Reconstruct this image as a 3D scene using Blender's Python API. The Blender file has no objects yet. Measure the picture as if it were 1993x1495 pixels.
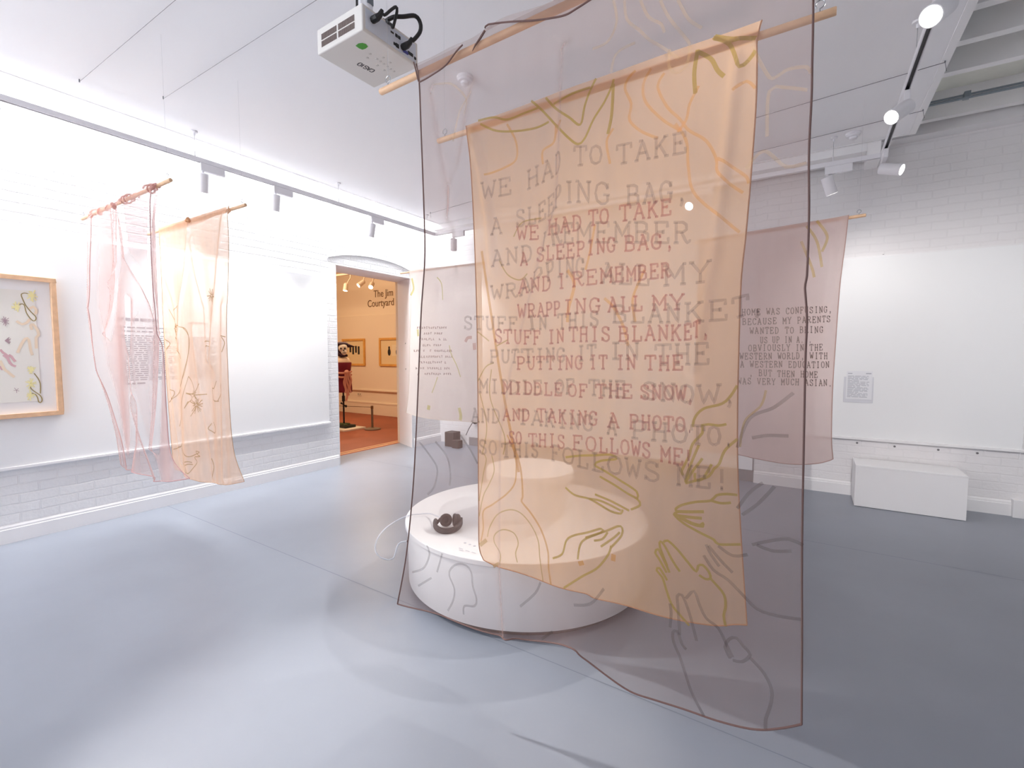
import bpy, bmesh, math, random
import numpy as np
from mathutils import Vector, Matrix

random.seed(7)
S = bpy.context.scene
COL = S.collection

# ------------------------------------------------------------------ camera
IW, IH, FPX = 1993, 1495, 922.34
CAM = np.array([0.0, 0.0, 1.5])
FWD = np.array([-0.53338, 0.84342, -0.064376]); FWD /= np.linalg.norm(FWD)
RGT = np.array([0.84517, 0.53449, 0.0]); RGT -= FWD * RGT.dot(FWD); RGT /= np.linalg.norm(RGT)
UPV = np.cross(RGT, FWD)
cd = bpy.data.cameras.new('camera')
cam = bpy.data.objects.new('camera', cd)
COL.objects.link(cam)
m3 = Matrix(((RGT[0], UPV[0], -FWD[0]), (RGT[1], UPV[1], -FWD[1]), (RGT[2], UPV[2], -FWD[2])))
cam.matrix_world = Matrix.Translation(Vector(CAM)) @ m3.to_4x4()
cd.sensor_width = 36.0
cd.lens = FPX * 36.0 / IW
cd.clip_start = 0.02
S.camera = cam

def ray(px, py):
    return RGT * (px - IW / 2) - UPV * (py - IH / 2) + FWD * FPX
def on(px, py, axis, val):
    """point where the sight line through a photograph pixel meets the plane axis = val"""
    d = ray(px, py)
    return CAM + d * ((val - CAM[axis]) / d[axis])

# ------------------------------------------------------------------ world, light, exposure
W = bpy.data.worlds.new('sky'); S.world = W
W.use_nodes = True
W.node_tree.nodes['Background'].inputs[0].default_value = (0.80, 0.90, 1.0, 1)
W.node_tree.nodes['Background'].inputs[1].default_value = 0.8
S.view_settings.view_transform = 'Standard'
S.view_settings.look = 'None'
S.view_settings.gamma = 1.0
S.view_settings.use_curve_mapping = False
S.view_settings.exposure = 0.29
S.cycles.max_bounces = 7
S.cycles.diffuse_bounces = 4
S.cycles.transparent_max_bounces = 24
S.cycles.sample_clamp_indirect = 6.0
S.cycles.caustics_reflective = False
S.cycles.caustics_refractive = False

def area(name, loc, aim, sx, sy, power, col=(1, 1, 1)):
    l = bpy.data.lights.new(name, 'AREA'); l.shape = 'RECTANGLE'; l.size = sx; l.size_y = sy
    l.energy = power; l.color = col
    o = bpy.data.objects.new(name, l); COL.objects.link(o)
    o.location = loc
    o.rotation_euler = (Vector(aim) - Vector(loc)).to_track_quat('-Z', 'Y').to_euler()
    return o
# daylight entering through the strip rooflight along the left wall, and fill from an added, unseen window behind the camera
area('rooflight_daylight', (-5.13, 1.6, 3.98), (-5.13, 1.6, 0), 0.36, 8.6, 205, (0.95, 0.97, 1.0))
area('added_window_fill', (-3.0, -2.9, 2.0), (-0.6, 1.2, 5.6), 3.8, 2.0, 112, (0.93, 0.96, 1.0))

SPOT_POWER = 100
def spot(name, loc, aim, power, deg=95, blend=0.6, col=(1.0, 0.96, 0.90), rad=0.03):
    l = bpy.data.lights.new(name, 'SPOT'); l.energy = power; l.spot_size = math.radians(deg)
    l.spot_blend = blend; l.color = col; l.shadow_soft_size = rad
    o = bpy.data.objects.new(name, l); COL.objects.link(o)
    o.location = loc
    o.rotation_euler = (Vector(aim) - Vector(loc)).to_track_quat('-Z', 'Y').to_euler()
    return o

# ------------------------------------------------------------------ materials
def lin(c):
    return tuple(((v / 255) / 12.92 if v / 255 <= 0.04045 else (((v / 255) + 0.055) / 1.055) ** 2.4) for v in c)
MATS = {}
def mat(name, rgb, rough=0.6, metal=0.0, spec=0.5, noise=0.0, nscale=8.0, bump=0.0, bscale=60.0, emit=0.0):
    if name in MATS: return MATS[name]
    m = bpy.data.materials.new(name); m.use_nodes = True
    nt = m.node_tree; p = nt.nodes['Principled BSDF']
    c = lin(rgb)
    p.inputs['Base Color'].default_value = (*c, 1)
    p.inputs['Roughness'].default_value = rough
    p.inputs['Metallic'].default_value = metal
    p.inputs['Specular IOR Level'].default_value = spec
    if emit:
        p.inputs['Emission Color'].default_value = (*c, 1); p.inputs['Emission Strength'].default_value = emit
    if noise or bump:
        tc = nt.nodes.new('ShaderNodeTexCoord')
    if noise:
        n = nt.nodes.new('ShaderNodeTexNoise'); n.inputs['Scale'].default_value = nscale; n.inputs['Detail'].default_value = 4
        r = nt.nodes.new('ShaderNodeMapRange')
        r.inputs['From Min'].default_value = 0.3; r.inputs['From Max'].default_value = 0.7
        r.inputs['To Min'].default_value = 1 - noise; r.inputs['To Max'].default_value = 1 + noise
        x = nt.nodes.new('ShaderNodeVectorMath'); x.operation = 'SCALE'
        x.inputs[0].default_value = c
        nt.links.new(tc.outputs['Object'], n.inputs['Vector']); nt.links.new(n.outputs['Fac'], r.inputs['Value'])
        nt.links.new(r.outputs[0], x.inputs['Scale']); nt.links.new(x.outputs[0], p.inputs['Base Color'])
    if bump:
        n2 = nt.nodes.new('ShaderNodeTexNoise'); n2.inputs['Scale'].default_value = bscale; n2.inputs['Detail'].default_value = 3
        b = nt.nodes.new('ShaderNodeBump'); b.inputs['Strength'].default_value = bump; b.inputs['Distance'].default_value = 0.004
        nt.links.new(tc.outputs['Object'], n2.inputs['Vector']); nt.links.new(n2.outputs['Fac'], b.inputs['Height'])
        nt.links.new(b.outputs[0], p.inputs['Normal'])
    MATS[name] = m
    return m

def brick_mat(name, rgb, axis, strength=0.5):
    """thickly painted brickwork; axis = world axis the courses run along"""
    if name in MATS: return MATS[name]
    m = bpy.data.materials.new(name); m.use_nodes = True
    nt = m.node_tree; p = nt.nodes['Principled BSDF']
    p.inputs['Roughness'].default_value = 0.55
    g = nt.nodes.new('ShaderNodeNewGeometry'); sp = nt.nodes.new('ShaderNodeSeparateXYZ'); cb = nt.nodes.new('ShaderNodeCombineXYZ')
    nt.links.new(g.outputs['Position'], sp.inputs[0])
    nt.links.new(sp.outputs[axis], cb.inputs['X']); nt.links.new(sp.outputs['Z'], cb.inputs['Y'])
    nz = nt.nodes.new('ShaderNodeTexNoise'); nz.inputs['Scale'].default_value = 5.0; nz.inputs['Detail'].default_value = 5
    nt.links.new(g.outputs['Position'], nz.inputs['Vector'])
    wob = nt.nodes.new('ShaderNodeVectorMath'); wob.operation = 'SCALE'; wob.inputs['Scale'].default_value = 0.022
    nt.links.new(nz.outputs['Color'], wob.inputs[0])
    ad = nt.nodes.new('ShaderNodeVectorMath'); ad.operation = 'ADD'
    nt.links.new(cb.outputs[0], ad.inputs[0]); nt.links.new(wob.outputs[0], ad.inputs[1])
    bt = nt.nodes.new('ShaderNodeTexBrick')
    bt.inputs['Scale'].default_value = 1.0; bt.inputs['Brick Width'].default_value = 0.235; bt.inputs['Row Height'].default_value = 0.077
    bt.inputs['Mortar Size'].default_value = 0.007; bt.inputs['Mortar Smooth'].default_value = 0.6
    c = lin(rgb)
    bt.inputs['Color1'].default_value = (*c, 1); bt.inputs['Color2'].default_value = (*[v * 0.985 for v in c], 1)
    bt.inputs['Mortar'].default_value = (*[v * 0.972 for v in c], 1)
    nt.links.new(ad.outputs[0], bt.inputs['Vector'])
    nt.links.new(bt.outputs['Color'], p.inputs['Base Color'])
    inv = nt.nodes.new('ShaderNodeMath'); inv.operation = 'MULTIPLY_ADD'; inv.inputs[1].default_value = -1.0; inv.inputs[2].default_value = 1.0
    nt.links.new(bt.outputs['Fac'], inv.inputs[0])
    n3 = nt.nodes.new('ShaderNodeTexNoise'); n3.inputs['Scale'].default_value = 38.0; n3.inputs['Detail'].default_value = 4
    nt.links.new(g.outputs['Position'], n3.inputs['Vector'])
    mx = nt.nodes.new('ShaderNodeMath'); mx.operation = 'MULTIPLY_ADD'; mx.inputs[1].default_value = 0.9
    nt.links.new(n3.outputs['Fac'], mx.inputs[0]); nt.links.new(inv.outputs[0], mx.inputs[2])
    b = nt.nodes.new('ShaderNodeBump'); b.inputs['Strength'].default_value = strength; b.inputs['Distance'].default_value = 0.008
    nt.links.new(mx.outputs[0], b.inputs['Height']); nt.links.new(b.outputs[0], p.inputs['Normal'])
    MATS[name] = m
    return m

def cloth_mat(name, rgb, alpha, edge=0.5, trans=0.5, weave=0.0, power=2.0):
    """sheer woven cloth: part of the light passes between the threads, more cloth is met at a slant"""
    if name in MATS: return MATS[name]
    m = bpy.data.materials.new(name); m.use_nodes = True
    nt = m.node_tree
    for n in list(nt.nodes):
        if n.type != 'OUTPUT_MATERIAL': nt.nodes.remove(n)
    out = [n for n in nt.nodes if n.type == 'OUTPUT_MATERIAL'][0]
    c = (*lin(rgb), 1)
    d = nt.nodes.new('ShaderNodeBsdfDiffuse'); d.inputs['Color'].default_value = c
    t = nt.nodes.new('ShaderNodeBsdfTranslucent'); t.inputs['Color'].default_value = c
    mx = nt.nodes.new('ShaderNodeMixShader'); mx.inputs[0].default_value = trans
    nt.links.new(d.outputs[0], mx.inputs[1]); nt.links.new(t.outputs[0], mx.inputs[2])
    tr = nt.nodes.new('ShaderNodeBsdfTransparent')
    lw = nt.nodes.new('ShaderNodeLayerWeight'); lw.inputs['Blend'].default_value = 0.5
    pw = nt.nodes.new('ShaderNodeMath'); pw.operation = 'POWER'; pw.inputs[1].default_value = power
    nt.links.new(lw.outputs['Facing'], pw.inputs[0])
    ma = nt.nodes.new('ShaderNodeMath'); ma.operation = 'MULTIPLY_ADD'; ma.use_clamp = True
    ma.inputs[1].default_value = edge; ma.inputs[2].default_value = alpha
    nt.links.new(pw.outputs[0], ma.inputs[0])
    fac = ma.outputs[0]
    if weave:
        tc = nt.nodes.new('ShaderNodeTexCoord'); nz = nt.nodes.new('ShaderNodeTexNoise')
        mp = nt.nodes.new('ShaderNodeMapping'); mp.inputs['Scale'].default_value = (9, 1, 2.2)
        nt.links.new(tc.outputs['Object'], mp.inputs[0]); nt.links.new(mp.outputs[0], nz.inputs['Vector'])
        nz.inputs['Scale'].default_value = 1.6; nz.inputs['Detail'].default_value = 3
        a2 = nt.nodes.new('ShaderNodeMath'); a2.operation = 'MULTIPLY_ADD'; a2.inputs[1].default_value = weave * 2
        s2 = nt.nodes.new('ShaderNodeMath'); s2.operation = 'SUBTRACT'; s2.inputs[1].default_value = 0.5
        nt.links.new(nz.outputs['Fac'], s2.inputs[0]); nt.links.new(s2.outputs[0], a2.inputs[0]); nt.links.new(fac, a2.inputs[2])
        a2.use_clamp = True
        fac = a2.outputs[0]
    fin = nt.nodes.new('ShaderNodeMixShader')
    nt.links.new(fac, fin.inputs[0]); nt.links.new(tr.outputs[0], fin.inputs[1]); nt.links.new(mx.outputs[0], fin.inputs[2])
    nt.links.new(fin.outputs[0], out.inputs['Surface'])
    MATS[name] = m
    return m

def glow(name, rgb, strength):
    if name in MATS: return MATS[name]
    m = bpy.data.materials.new(name); m.use_nodes = True
    nt = m.node_tree
    for n in list(nt.nodes):
        if n.type != 'OUTPUT_MATERIAL': nt.nodes.remove(n)
    out = [n for n in nt.nodes if n.type == 'OUTPUT_MATERIAL'][0]
    e = nt.nodes.new('ShaderNodeEmission'); e.inputs[0].default_value = (*lin(rgb), 1); e.inputs[1].default_value = strength
    nt.links.new(e.outputs[0], out.inputs['Surface'])
    MATS[name] = m
    return m

WHITE = mat('white_paint', (243, 242, 244), 0.55)
BOARD = mat('white_board', (246, 247, 249), 0.5)
CEIL = mat('ceiling_paint', (247, 246, 249), 0.7, bump=0.05, bscale=30)
JOIST = mat('joist_paint', (238, 239, 230), 0.7, noise=0.03)
FLOOR = mat('grey_floor_paint', (141, 146, 157), 0.36, spec=0.45, noise=0.05, nscale=1.6, bump=0.06, bscale=14)
SEAM = mat('floor_seam', (122, 128, 140), 0.6)
BRICK_L = brick_mat('painted_brick_along_y', (243, 243, 245), 'Y')
BRICK_B = brick_mat('painted_brick_along_x', (240, 238, 240), 'X', 0.32)
WOODL = mat('pale_wood', (226, 186, 150), 0.5, noise=0.10, nscale=20)
PLASTIC = mat('white_metal', (236, 235, 240), 0.4)
SLOT = mat('dark_slot', (48, 48, 52), 0.5)
STEEL = mat('steel', (170, 172, 176), 0.3, metal=1.0)
BLACK = mat('black_rubber', (22, 20, 22), 0.45)
NYLON = mat('nylon_line', (200, 200, 204), 0.4)
LENS = glow('lamp_lens', (255, 252, 244), 14.0)
INKTXT = mat('grey_print', (196, 197, 206), 0.7)

# ------------------------------------------------------------------ mesh builder
class MB:
    def __init__(s): s.v = []; s.f = []
    def add(s, vs, fs):
        b = len(s.v); s.v += [tuple(map(float, p)) for p in vs]; s.f += [tuple(b + i for i in f) for f in fs]
    def box(s, a, b):
        x0, y0, z0 = a; x1, y1, z1 = b
        s.add([(x0, y0, z0), (x1, y0, z0), (x1, y1, z0), (x0, y1, z0), (x0, y0, z1), (x1, y0, z1), (x1, y1, z1), (x0, y1, z1)],
              [(0, 3, 2, 1), (4, 5, 6, 7), (0, 1, 5, 4), (1, 2, 6, 5), (2, 3, 7, 6), (3, 0, 4, 7)])
        return s
    def obox(s, c, ax, ay, az):
        c, ax, ay, az = map(np.array, (c, ax, ay, az))
        P = [c + i * ax + j * ay + k * az for k in (-1, 1) for j in (-1, 1) for i in (-1, 1)]
        s.add(P, [(0, 2, 3, 1), (4, 5, 7, 6), (0, 1, 5, 4), (1, 3, 7, 5), (3, 2, 6, 7), (2, 0, 4, 6)])
        return s
    def tube(s, pts, r, n=8, cap=True):
        pts = [np.array(p, float) for p in pts]; R = r if isinstance(r, (list, tuple)) else [r] * len(pts)
        ref = None; base = len(s.v); vs = []
        for i, p in enumerate(pts):
            t = pts[min(i + 1, len(pts) - 1)] - pts[max(i - 1, 0)]; t = t / (np.linalg.norm(t) + 1e-12)
            if ref is None:
                ref = np.cross(t, (0, 0, 1) if abs(t[2]) < 0.9 else (1, 0, 0))
            ref = ref - t * ref.dot(t); ref /= (np.linalg.norm(ref) + 1e-12)
            w = np.cross(t, ref)
            vs += [p + R[i] * (math.cos(2 * math.pi * k / n) * ref + math.sin(2 * math.pi * k / n) * w) for k in range(n)]
        fs = [(i * n + k, i * n + (k + 1) % n, (i + 1) * n + (k + 1) % n, (i + 1) * n + k) for i in range(len(pts) - 1) for k in range(n)]
        if cap:
            fs += [tuple(range(n - 1, -1, -1)), tuple((len(pts) - 1) * n + k for k in range(n))]
        s.add(vs, fs); return s
    def lathe(s, prof, c=(0, 0, 0), ax=(0, 0, 1), n=32, close=True):
        """prof: (radius, height) pairs swept about the axis ax through c"""
        c = np.array(c, float); a = np.array(ax, float); a /= np.linalg.norm(a)
        u = np.cross(a, (1, 0, 0) if abs(a[0]) < 0.9 else (0, 1, 0)); u /= np.linalg.norm(u); w = np.cross(a, u)
        vs = [c + a * h + r * (math.cos(2 * math.pi * k / n) * u + math.sin(2 * math.pi * k / n) * w) for r, h in prof for k in range(n)]
        fs = [(i * n + k, i * n + (k + 1) % n, (i + 1) * n + (k + 1) % n, (i + 1) * n + k) for i in range(len(prof) - 1) for k in range(n)]
        if close:
            fs += [tuple(range(n - 1, -1, -1)), tuple((len(prof) - 1) * n + k for k in range(n))]
        s.add(vs, fs); return s
    def ball(s, c, rx, ry, rz, n=16, m=10):
        vs = [(c[0] + rx * math.sin(math.pi * j / m) * math.cos(2 * math.pi * i / n), c[1] + ry * math.sin(math.pi * j / m) * math.sin(2 * math.pi * i / n),
               c[2] + rz * math.cos(math.pi * j / m)) for j in range(m + 1) for i in range(n)]
        fs = [(j * n + i, j * n + (i + 1) % n, (j + 1) * n + (i + 1) % n, (j + 1) * n + i)[::-1] for j in range(m) for i in range(n)]
        s.add(vs, fs); return s
    def build(s, name, material, parent=None, smooth=False, bevel=0.0, seg=2, label=None):
        me = bpy.data.meshes.new(name)
        off = parent_loc(parent)
        me.from_pydata([tuple(np.array(p) - off) for p in s.v], [], s.f)
        me.validate(); me.materials.append(material)
        if smooth:
            for p in me.polygons: p.use_smooth = True
        bm = bmesh.new(); bm.from_mesh(me)
        bmesh.ops.remove_doubles(bm, verts=bm.verts, dist=1e-6)
        bmesh.ops.recalc_face_normals(bm, faces=bm.faces)
        bm.to_mesh(me); bm.free()
        if smooth:
            me.set_sharp_from_angle(angle=math.radians(40))
        o = bpy.data.objects.new(name, me); COL.objects.link(o)
        if parent: o.parent = parent
        if bevel:
            b = o.modifiers.new('bevel', 'BEVEL'); b.width = bevel; b.segments = seg; b.limit_method = 'ANGLE'
        if label: o['label'] = label
        return o
def parent_loc(p):
    l = np.zeros(3)
    while p is not None:
        l = l + np.array(p.location); p = p.parent
    return l
def thing(name, label, cat, loc, group=None):
    o = bpy.data.objects.new(name, None); COL.objects.link(o)
    o.location = tuple(float(v) for v in loc); o.empty_display_size = 0.1
    o['label'] = label; o['category'] = cat
    if group: o['group'] = group
    return o
def tag(o, label, cat, group=None):
    o['label'] = label; o['category'] = cat
    if group: o['group'] = group
    return o
def struct(o): o['kind'] = 'structure'; return o
def smoothline(pts, step):
    """Catmull-Rom resampling of a polyline"""
    P = [np.array(p, float) for p in pts]
    if len(P) < 3: return resample(P, step)
    out = []
    for i in range(len(P) - 1):
        p0 = P[max(i - 1, 0)]; p1 = P[i]; p2 = P[i + 1]; p3 = P[min(i + 2, len(P) - 1)]
        n = max(2, int(np.linalg.norm(p2 - p1) / step))
        for k in range(n):
            t = k / n
            out.append(0.5 * (2 * p1 + (p2 - p0) * t + (2 * p0 - 5 * p1 + 4 * p2 - p3) * t * t + (3 * p1 - p0 - 3 * p2 + p3) * t ** 3))
    out.append(P[-1]); return out
def resample(P, step):
    P = [np.array(p, float) for p in P]; out = [P[0]]
    for a, b in zip(P[:-1], P[1:]):
        n = max(1, int(math.ceil(np.linalg.norm(b - a) / step)))
        out += [a + (b - a) * k / n for k in range(1, n + 1)]
    return out
def pts(txt, ox=0, oy=0, sc=1.0):
    return [(float(a.split(',')[0]) / sc + ox, float(a.split(',')[1]) / sc + oy) for a in txt.split()]

# ------------------------------------------------------------------ the room
XL, YB, XR, YF = -5.34, 6.11, 2.7, -3.0
ZC, ZT = 3.48, 3.56
WT = 0.46
DY0, DY1, DZ = 4.095, 5.468, 2.672           # doorway in the left wall

struct(MB().box((XL - 0.001, YF, -0.1), (XR, YB + 0.3, 0)).box((XL - WT, DY0 - 0.0, -0.1), (XL, DY1 + 0.2, 0)).build('floor', FLOOR))
sm = MB()
for a, b in (((XL + 0.02, 2.06), (2.6, 1.905)), ((XL + 0.02, -0.38), (2.6, -0.53)), ((XL + 0.02, 4.5), (2.6, 4.36))):
    sm.add([(a[0], a[1] - 0.0025, 0.0006), (b[0], b[1] - 0.0025, 0.0006), (b[0], b[1] + 0.0025, 0.0006), (a[0], a[1] + 0.0025, 0.0006)], [(0, 1, 2, 3)])
struct(sm.build('trim_1', SEAM))

wl = MB()
def prism(mb, foot, z0, z1):
    n = len(foot)
    mb.add([(x, y, z) for z in (z0, z1) for x, y in foot], [tuple(range(n - 1, -1, -1)), tuple(range(n, 2 * n))] + [(i, (i + 1) % n, n + (i + 1) % n, n + i) for i in range(n)])
DY2 = 5.66                                    # the far jamb is splayed
wl.box((XL - WT, YF, 0), (XL, DY0, 4.0)).box((XL - WT, DY0, DZ), (XL, YB + 0.3, 4.0))
prism(wl, [(XL, DY1), (XL, YB + 0.3), (XL - WT, YB + 0.3), (XL - WT, DY2)], 0, DZ)
struct(wl.build('wall_left', BRICK_L))
wb = MB()
wb.box((-0.53, YB, 0), (XR, YB + 0.3, 4.0)).box((XL, YB + 0.03, 0), (-0.53, YB + 0.3, 4.0))
struct(wb.build('wall_back', BRICK_B))
struct(MB().box((XR, YF, 0), (XR + 0.2, YB + 0.3, 4.0)).build('wall_right', BRICK_L))
wf = MB()
wf.box((XL, YF - 0.3, 0), (-4.95, YF, 4.0)).box((-1.05, YF - 0.3, 0), (XR, YF, 4.0)).box((-4.95, YF - 0.3, 0), (-1.05, YF, 0.95)).box((-4.95, YF - 0.3, 3.05), (-1.05, YF, 4.0))
struct(wf.build('wall_front', BRICK_B))
wfr = MB()  # frame of the added window, an unseen opening made to let in fill light
for x in (-4.95, -3.67, -2.39, -1.11):
    wfr.box((x, YF - 0.2, 0.95), (x + 0.06, YF - 0.14, 3.05))
for z in (0.95, 1.98, 2.99):
    wfr.box((-4.95, YF - 0.2, z), (-1.05, YF - 0.14, z + 0.06))
struct(wfr.build('added_window_1', WHITE))

# floating ceiling raft, with the strip rooflight between it and the left wall, and the joisted deck on the right
rx0, rx1, ry1 = -4.915, 0.706, 5.65
raft = MB()
raft.box((rx0, YF + 0.02, ZC), (rx1, ry1, ZC + 0.06))
struct(raft.build('ceiling', CEIL))
rim = MB()
rim.box((rx0 - 0.004, YF + 0.02, ZC - 0.004), (rx0 + 0.03, ry1, ZC + 0.09)).box((rx1 - 0.035, YF + 0.02, ZC - 0.008), (rx1 + 0.012, ry1 + 0.012, ZC + 0.12)).box((rx0, ry1 - 0.02, ZC - 0.006), (rx1, ry1 + 0.012, ZC + 0.12))
struct(rim.build('trim_2', WHITE))
deck = MB()
deck.box((-4.9, YF, 3.85), (XR, YB + 0.3, 3.95)).box((XL - WT, YF, 4.05), (-4.9, YB + 0.3, 4.1)).box((-4.9, YF, 3.95), (-4.88, YB + 0.3, 4.1))
struct(deck.build('ceiling_deck', JOIST))
jo = MB()
for k, y in enumerate((5.82, 4.95, 4.51, 4.10, 3.66, 3.23, 2.8, 2.36, 1.92, 1.5, 1.06, 0.62, 0.2, -0.25, -0.7, -1.13, -1.56, -2.0, -2.44)):
    jo.box((0.3, y - 0.035, 3.62), (XR, y + 0.035, 3.86))
jo.box((0.3, YB - 0.16, 3.555), (XR, YB, 3.86))
struct(jo.build('trim_3', WHITE))
# boxed bulkhead along the back wall, behind the end of the raft
bh = MB()
bh.box((XL + 0.3, ry1 + 0.012, 3.40), (0.37, 5.92, 3.62)).box((0.37, ry1 + 0.012, 3.315), (0.475, 5.95, 3.62))
struct(bh.build('trim_4', WHITE, bevel=0.004))
# conduit under the deck
cdt = MB()
for q, (dy, dz) in enumerate(((0, 0), (0.022, 0.004), (0.01, 0.024))):
    cdt.tube([(0.45, 5.41 + dy, 3.60 + dz), (1.2, 5.40 + dy, 3.598 + dz), (2.69, 5.385 + dy, 3.60 + dz)], 0.009, 8)
cdt.box((0.98, 5.38, 3.595), (1.02, 5.45, 3.64))
tag(cdt.build('conduit', mat('grey_conduit', (128, 138, 146), 0.4, metal=0.3), smooth=True), 'grey cable conduit running under the slatted ceiling at right', 'conduit')

# skirting boards
def skirting(name, p0, p1, nrm, h=0.139, t=0.022):
    a = np.array([p0[0], p0[1], 0.0]); b = np.array([p1[0], p1[1], 0.0]); n = np.array([nrm[0], nrm[1], 0.0])
    prof = [(0, 0), (t, 0), (t, h - 0.03), (t * 0.75, h - 0.025), (t * 0.75, h - 0.012), (t * 0.4, h), (0, h)]
    mb = MB(); k = len(prof)
    vs = [e + n * u + np.array([0, 0, v]) for e in (a, b) for u, v in prof]
    mb.add(vs, [(i, (i + 1) % k, k + (i + 1) % k, k + i) for i in range(k)] + [tuple(range(k)), tuple(range(2 * k - 1, k - 1, -1))])
    return struct(mb.build(name, WHITE))
skirting('baseboard_left', (XL, YF), (XL, DY0 - 0.02), (1, 0))
skirting('baseboard_left_far', (XL, DY1 + 0.03), (XL, YB + 0.03), (1, 0))
skirting('baseboard_back', (-0.53, YB), (1.62, YB), (0, -1))
mbx = MB().box((-4.7, YB + 0.005, 0), (-0.535, YB + 0.03, 0.135))
struct(mbx.build('baseboard_back_left', mat('grey_skirting', (150, 146, 148), 0.5)))
struct(MB().box((-3.6, YB - 0.004, 0.138), (-0.545, YB + 0.03, 2.47)).build('wall_panel_back', BOARD, bevel=0.003))
struct(MB().box((1.60, YB - 0.07, 0), (XR, YB, 0.165)).build('trim_5', WHITE, bevel=0.004))

# shallow brick arch over the doorway, plastered doorway lining
ar = MB()
arc = smoothline([(XL, 3.98, 2.745), (XL, 4.25, 2.815), (XL, 4.62, 2.858), (XL, 5.0, 2.858), (XL, 5.3, 2.822), (XL, 5.50, 2.775)], 0.06)
ar.tube([p + np.array([0.004, 0, 0]) for p in arc], 0.012, 6)
struct(ar.build('trim_6', BRICK_L, smooth=True))
ln = MB()
ln.box((XL - WT - 0.002, DY0, 0), (XL + 0.002, DY0 + 0.008, DZ)).box((XL - WT - 0.002, DY0, DZ - 0.008), (XL + 0.002, DY2 - 0.01, DZ))
prism(ln, [(XL + 0.012, DY1 - 0.012), (XL + 0.012, DY1 + 0.006), (XL - WT - 0.002, DY2 + 0.002), (XL - WT - 0.002, DY2 - 0.010)], 0, DZ)
dlin = struct(ln.build('door_1', WHITE))
for z in (1.25, 1.66):
    MB().lathe([(0.0, 0), (0.012, 0.001), (0.010, 0.006), (0.0, 0.007)], (-5.52, DY1 + 0.067, z), (-0.385, -0.923, 0), 12).build('door_catch', STEEL, dlin)

# ------------------------------------------------------------------ room seen through the doorway
NX0, NX1, NY0, NY1, NH = -11.2, XL - WT, 1.6, 7.95, 3.75
NW = mat('cream_wall_paint', (244, 228, 204), 0.65)
nr = MB()
nr.box((NX0, NY1, 0), (NX1, NY1 + 0.2, NH))
struct(nr.build('wall_next_back', NW))
struct(MB().box((NX0 - 0.2, NY0, 0), (NX0, NY1 + 0.2, NH)).build('wall_next_left', NW))
struct(MB().box((NX0 - 0.2, NY0 - 0.2, 0), (NX1, NY0, NH)).build('wall_next_front', NW))
struct(MB().box((NX1 - 0.06, NY0, 0), (NX1, DY0, NH)).box((NX1 - 0.06, DY2 + 0.002, 0), (NX1, NY1, NH)).box((NX1 - 0.06, DY0, DZ), (NX1, DY2 + 0.002, NH)).build('wall_next_right', NW))
struct(MB().box((NX0 - 0.2, NY0 - 0.2, NH), (NX1, NY1 + 0.2, NH + 0.1)).build('ceiling_next', NW))
struct(MB().box((NX0 - 0.2, NY0 - 0.2, -0.1), (NX1, NY1 + 0.2, 0.0)).build('floor_next', mat('terracotta_floor', (152, 78, 48), 0.55, noise=0.08, nscale=3)))
th = MB()
for x in (NX1 - 0.10, NX1 - 0.19):
    th.box((x, NY0 + 0.01, 0.0), (x + 0.035, NY1 - 0.01, 0.002))
struct(th.build('trim_7', mat('cream_floor_border', (226, 178, 128), 0.6)))
struct(MB().box((NX0, NY1 - 0.02, 0), (NX1, NY1, 0.29)).box((NX0, NY1 - 0.028, 0.27), (NX1, NY1, 0.31)).build('baseboard_next', NW, bevel=0.004))
struct(MB().box((NX0, NY1 - 0.03, 0.60), (NX1 - 0.2, NY1, 2.425)).box((NX0, NY1 - 0.05, 0.585), (NX1 - 0.2, NY1, 0.625)).build('wall_panel_next', NW, bevel=0.004))

def text_mesh(body, size, M, name, material, parent=None, depth=0.003, xs=1.0):
    cu = bpy.data.curves.new(name, 'FONT'); cu.body = body; cu.size = size; cu.extrude = depth
    to = bpy.data.objects.new(name + '_src', cu); COL.objects.link(to)
    dg = bpy.context.evaluated_depsgraph_get(); dg.update()
    me = bpy.data.meshes.new_from_object(to.evaluated_get(dg))
    bpy.data.objects.remove(to); bpy.data.curves.remove(cu)
    off = parent_loc(parent)
    me.transform(Matrix.Translation(-Vector(off)) @ M @ Matrix.Diagonal((xs, 1, 1, 1)))
    me.materials.clear(); me.materials.append(material)
    o = bpy.data.objects.new(name, me); COL.objects.link(o)
    if parent: o.parent = parent
    return o
SIGN = mat('brown_vinyl', (120, 88, 52), 0.6)
Mw = lambda x, y, z: Matrix.Translation((x, y, z)) @ Matrix.Rotation(math.pi / 2, 4, 'X')
sg = thing('wall_lettering', 'brown vinyl lettering high on the cream wall in the next room', 'sign', (-9.2, NY1, 2.6))
p = on(727.5, 579, 1, NY1); text_mesh('The Jim', 0.238, Mw(p[0], NY1 - 0.003, p[2]), 'lettering_line', SIGN, sg, xs=0.9)
p = on(715.5, 598, 1, NY1); text_mesh('Courtyard', 0.238, Mw(p[0], NY1 - 0.003, p[2]), 'lettering_line', SIGN, sg, xs=0.9)

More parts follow.
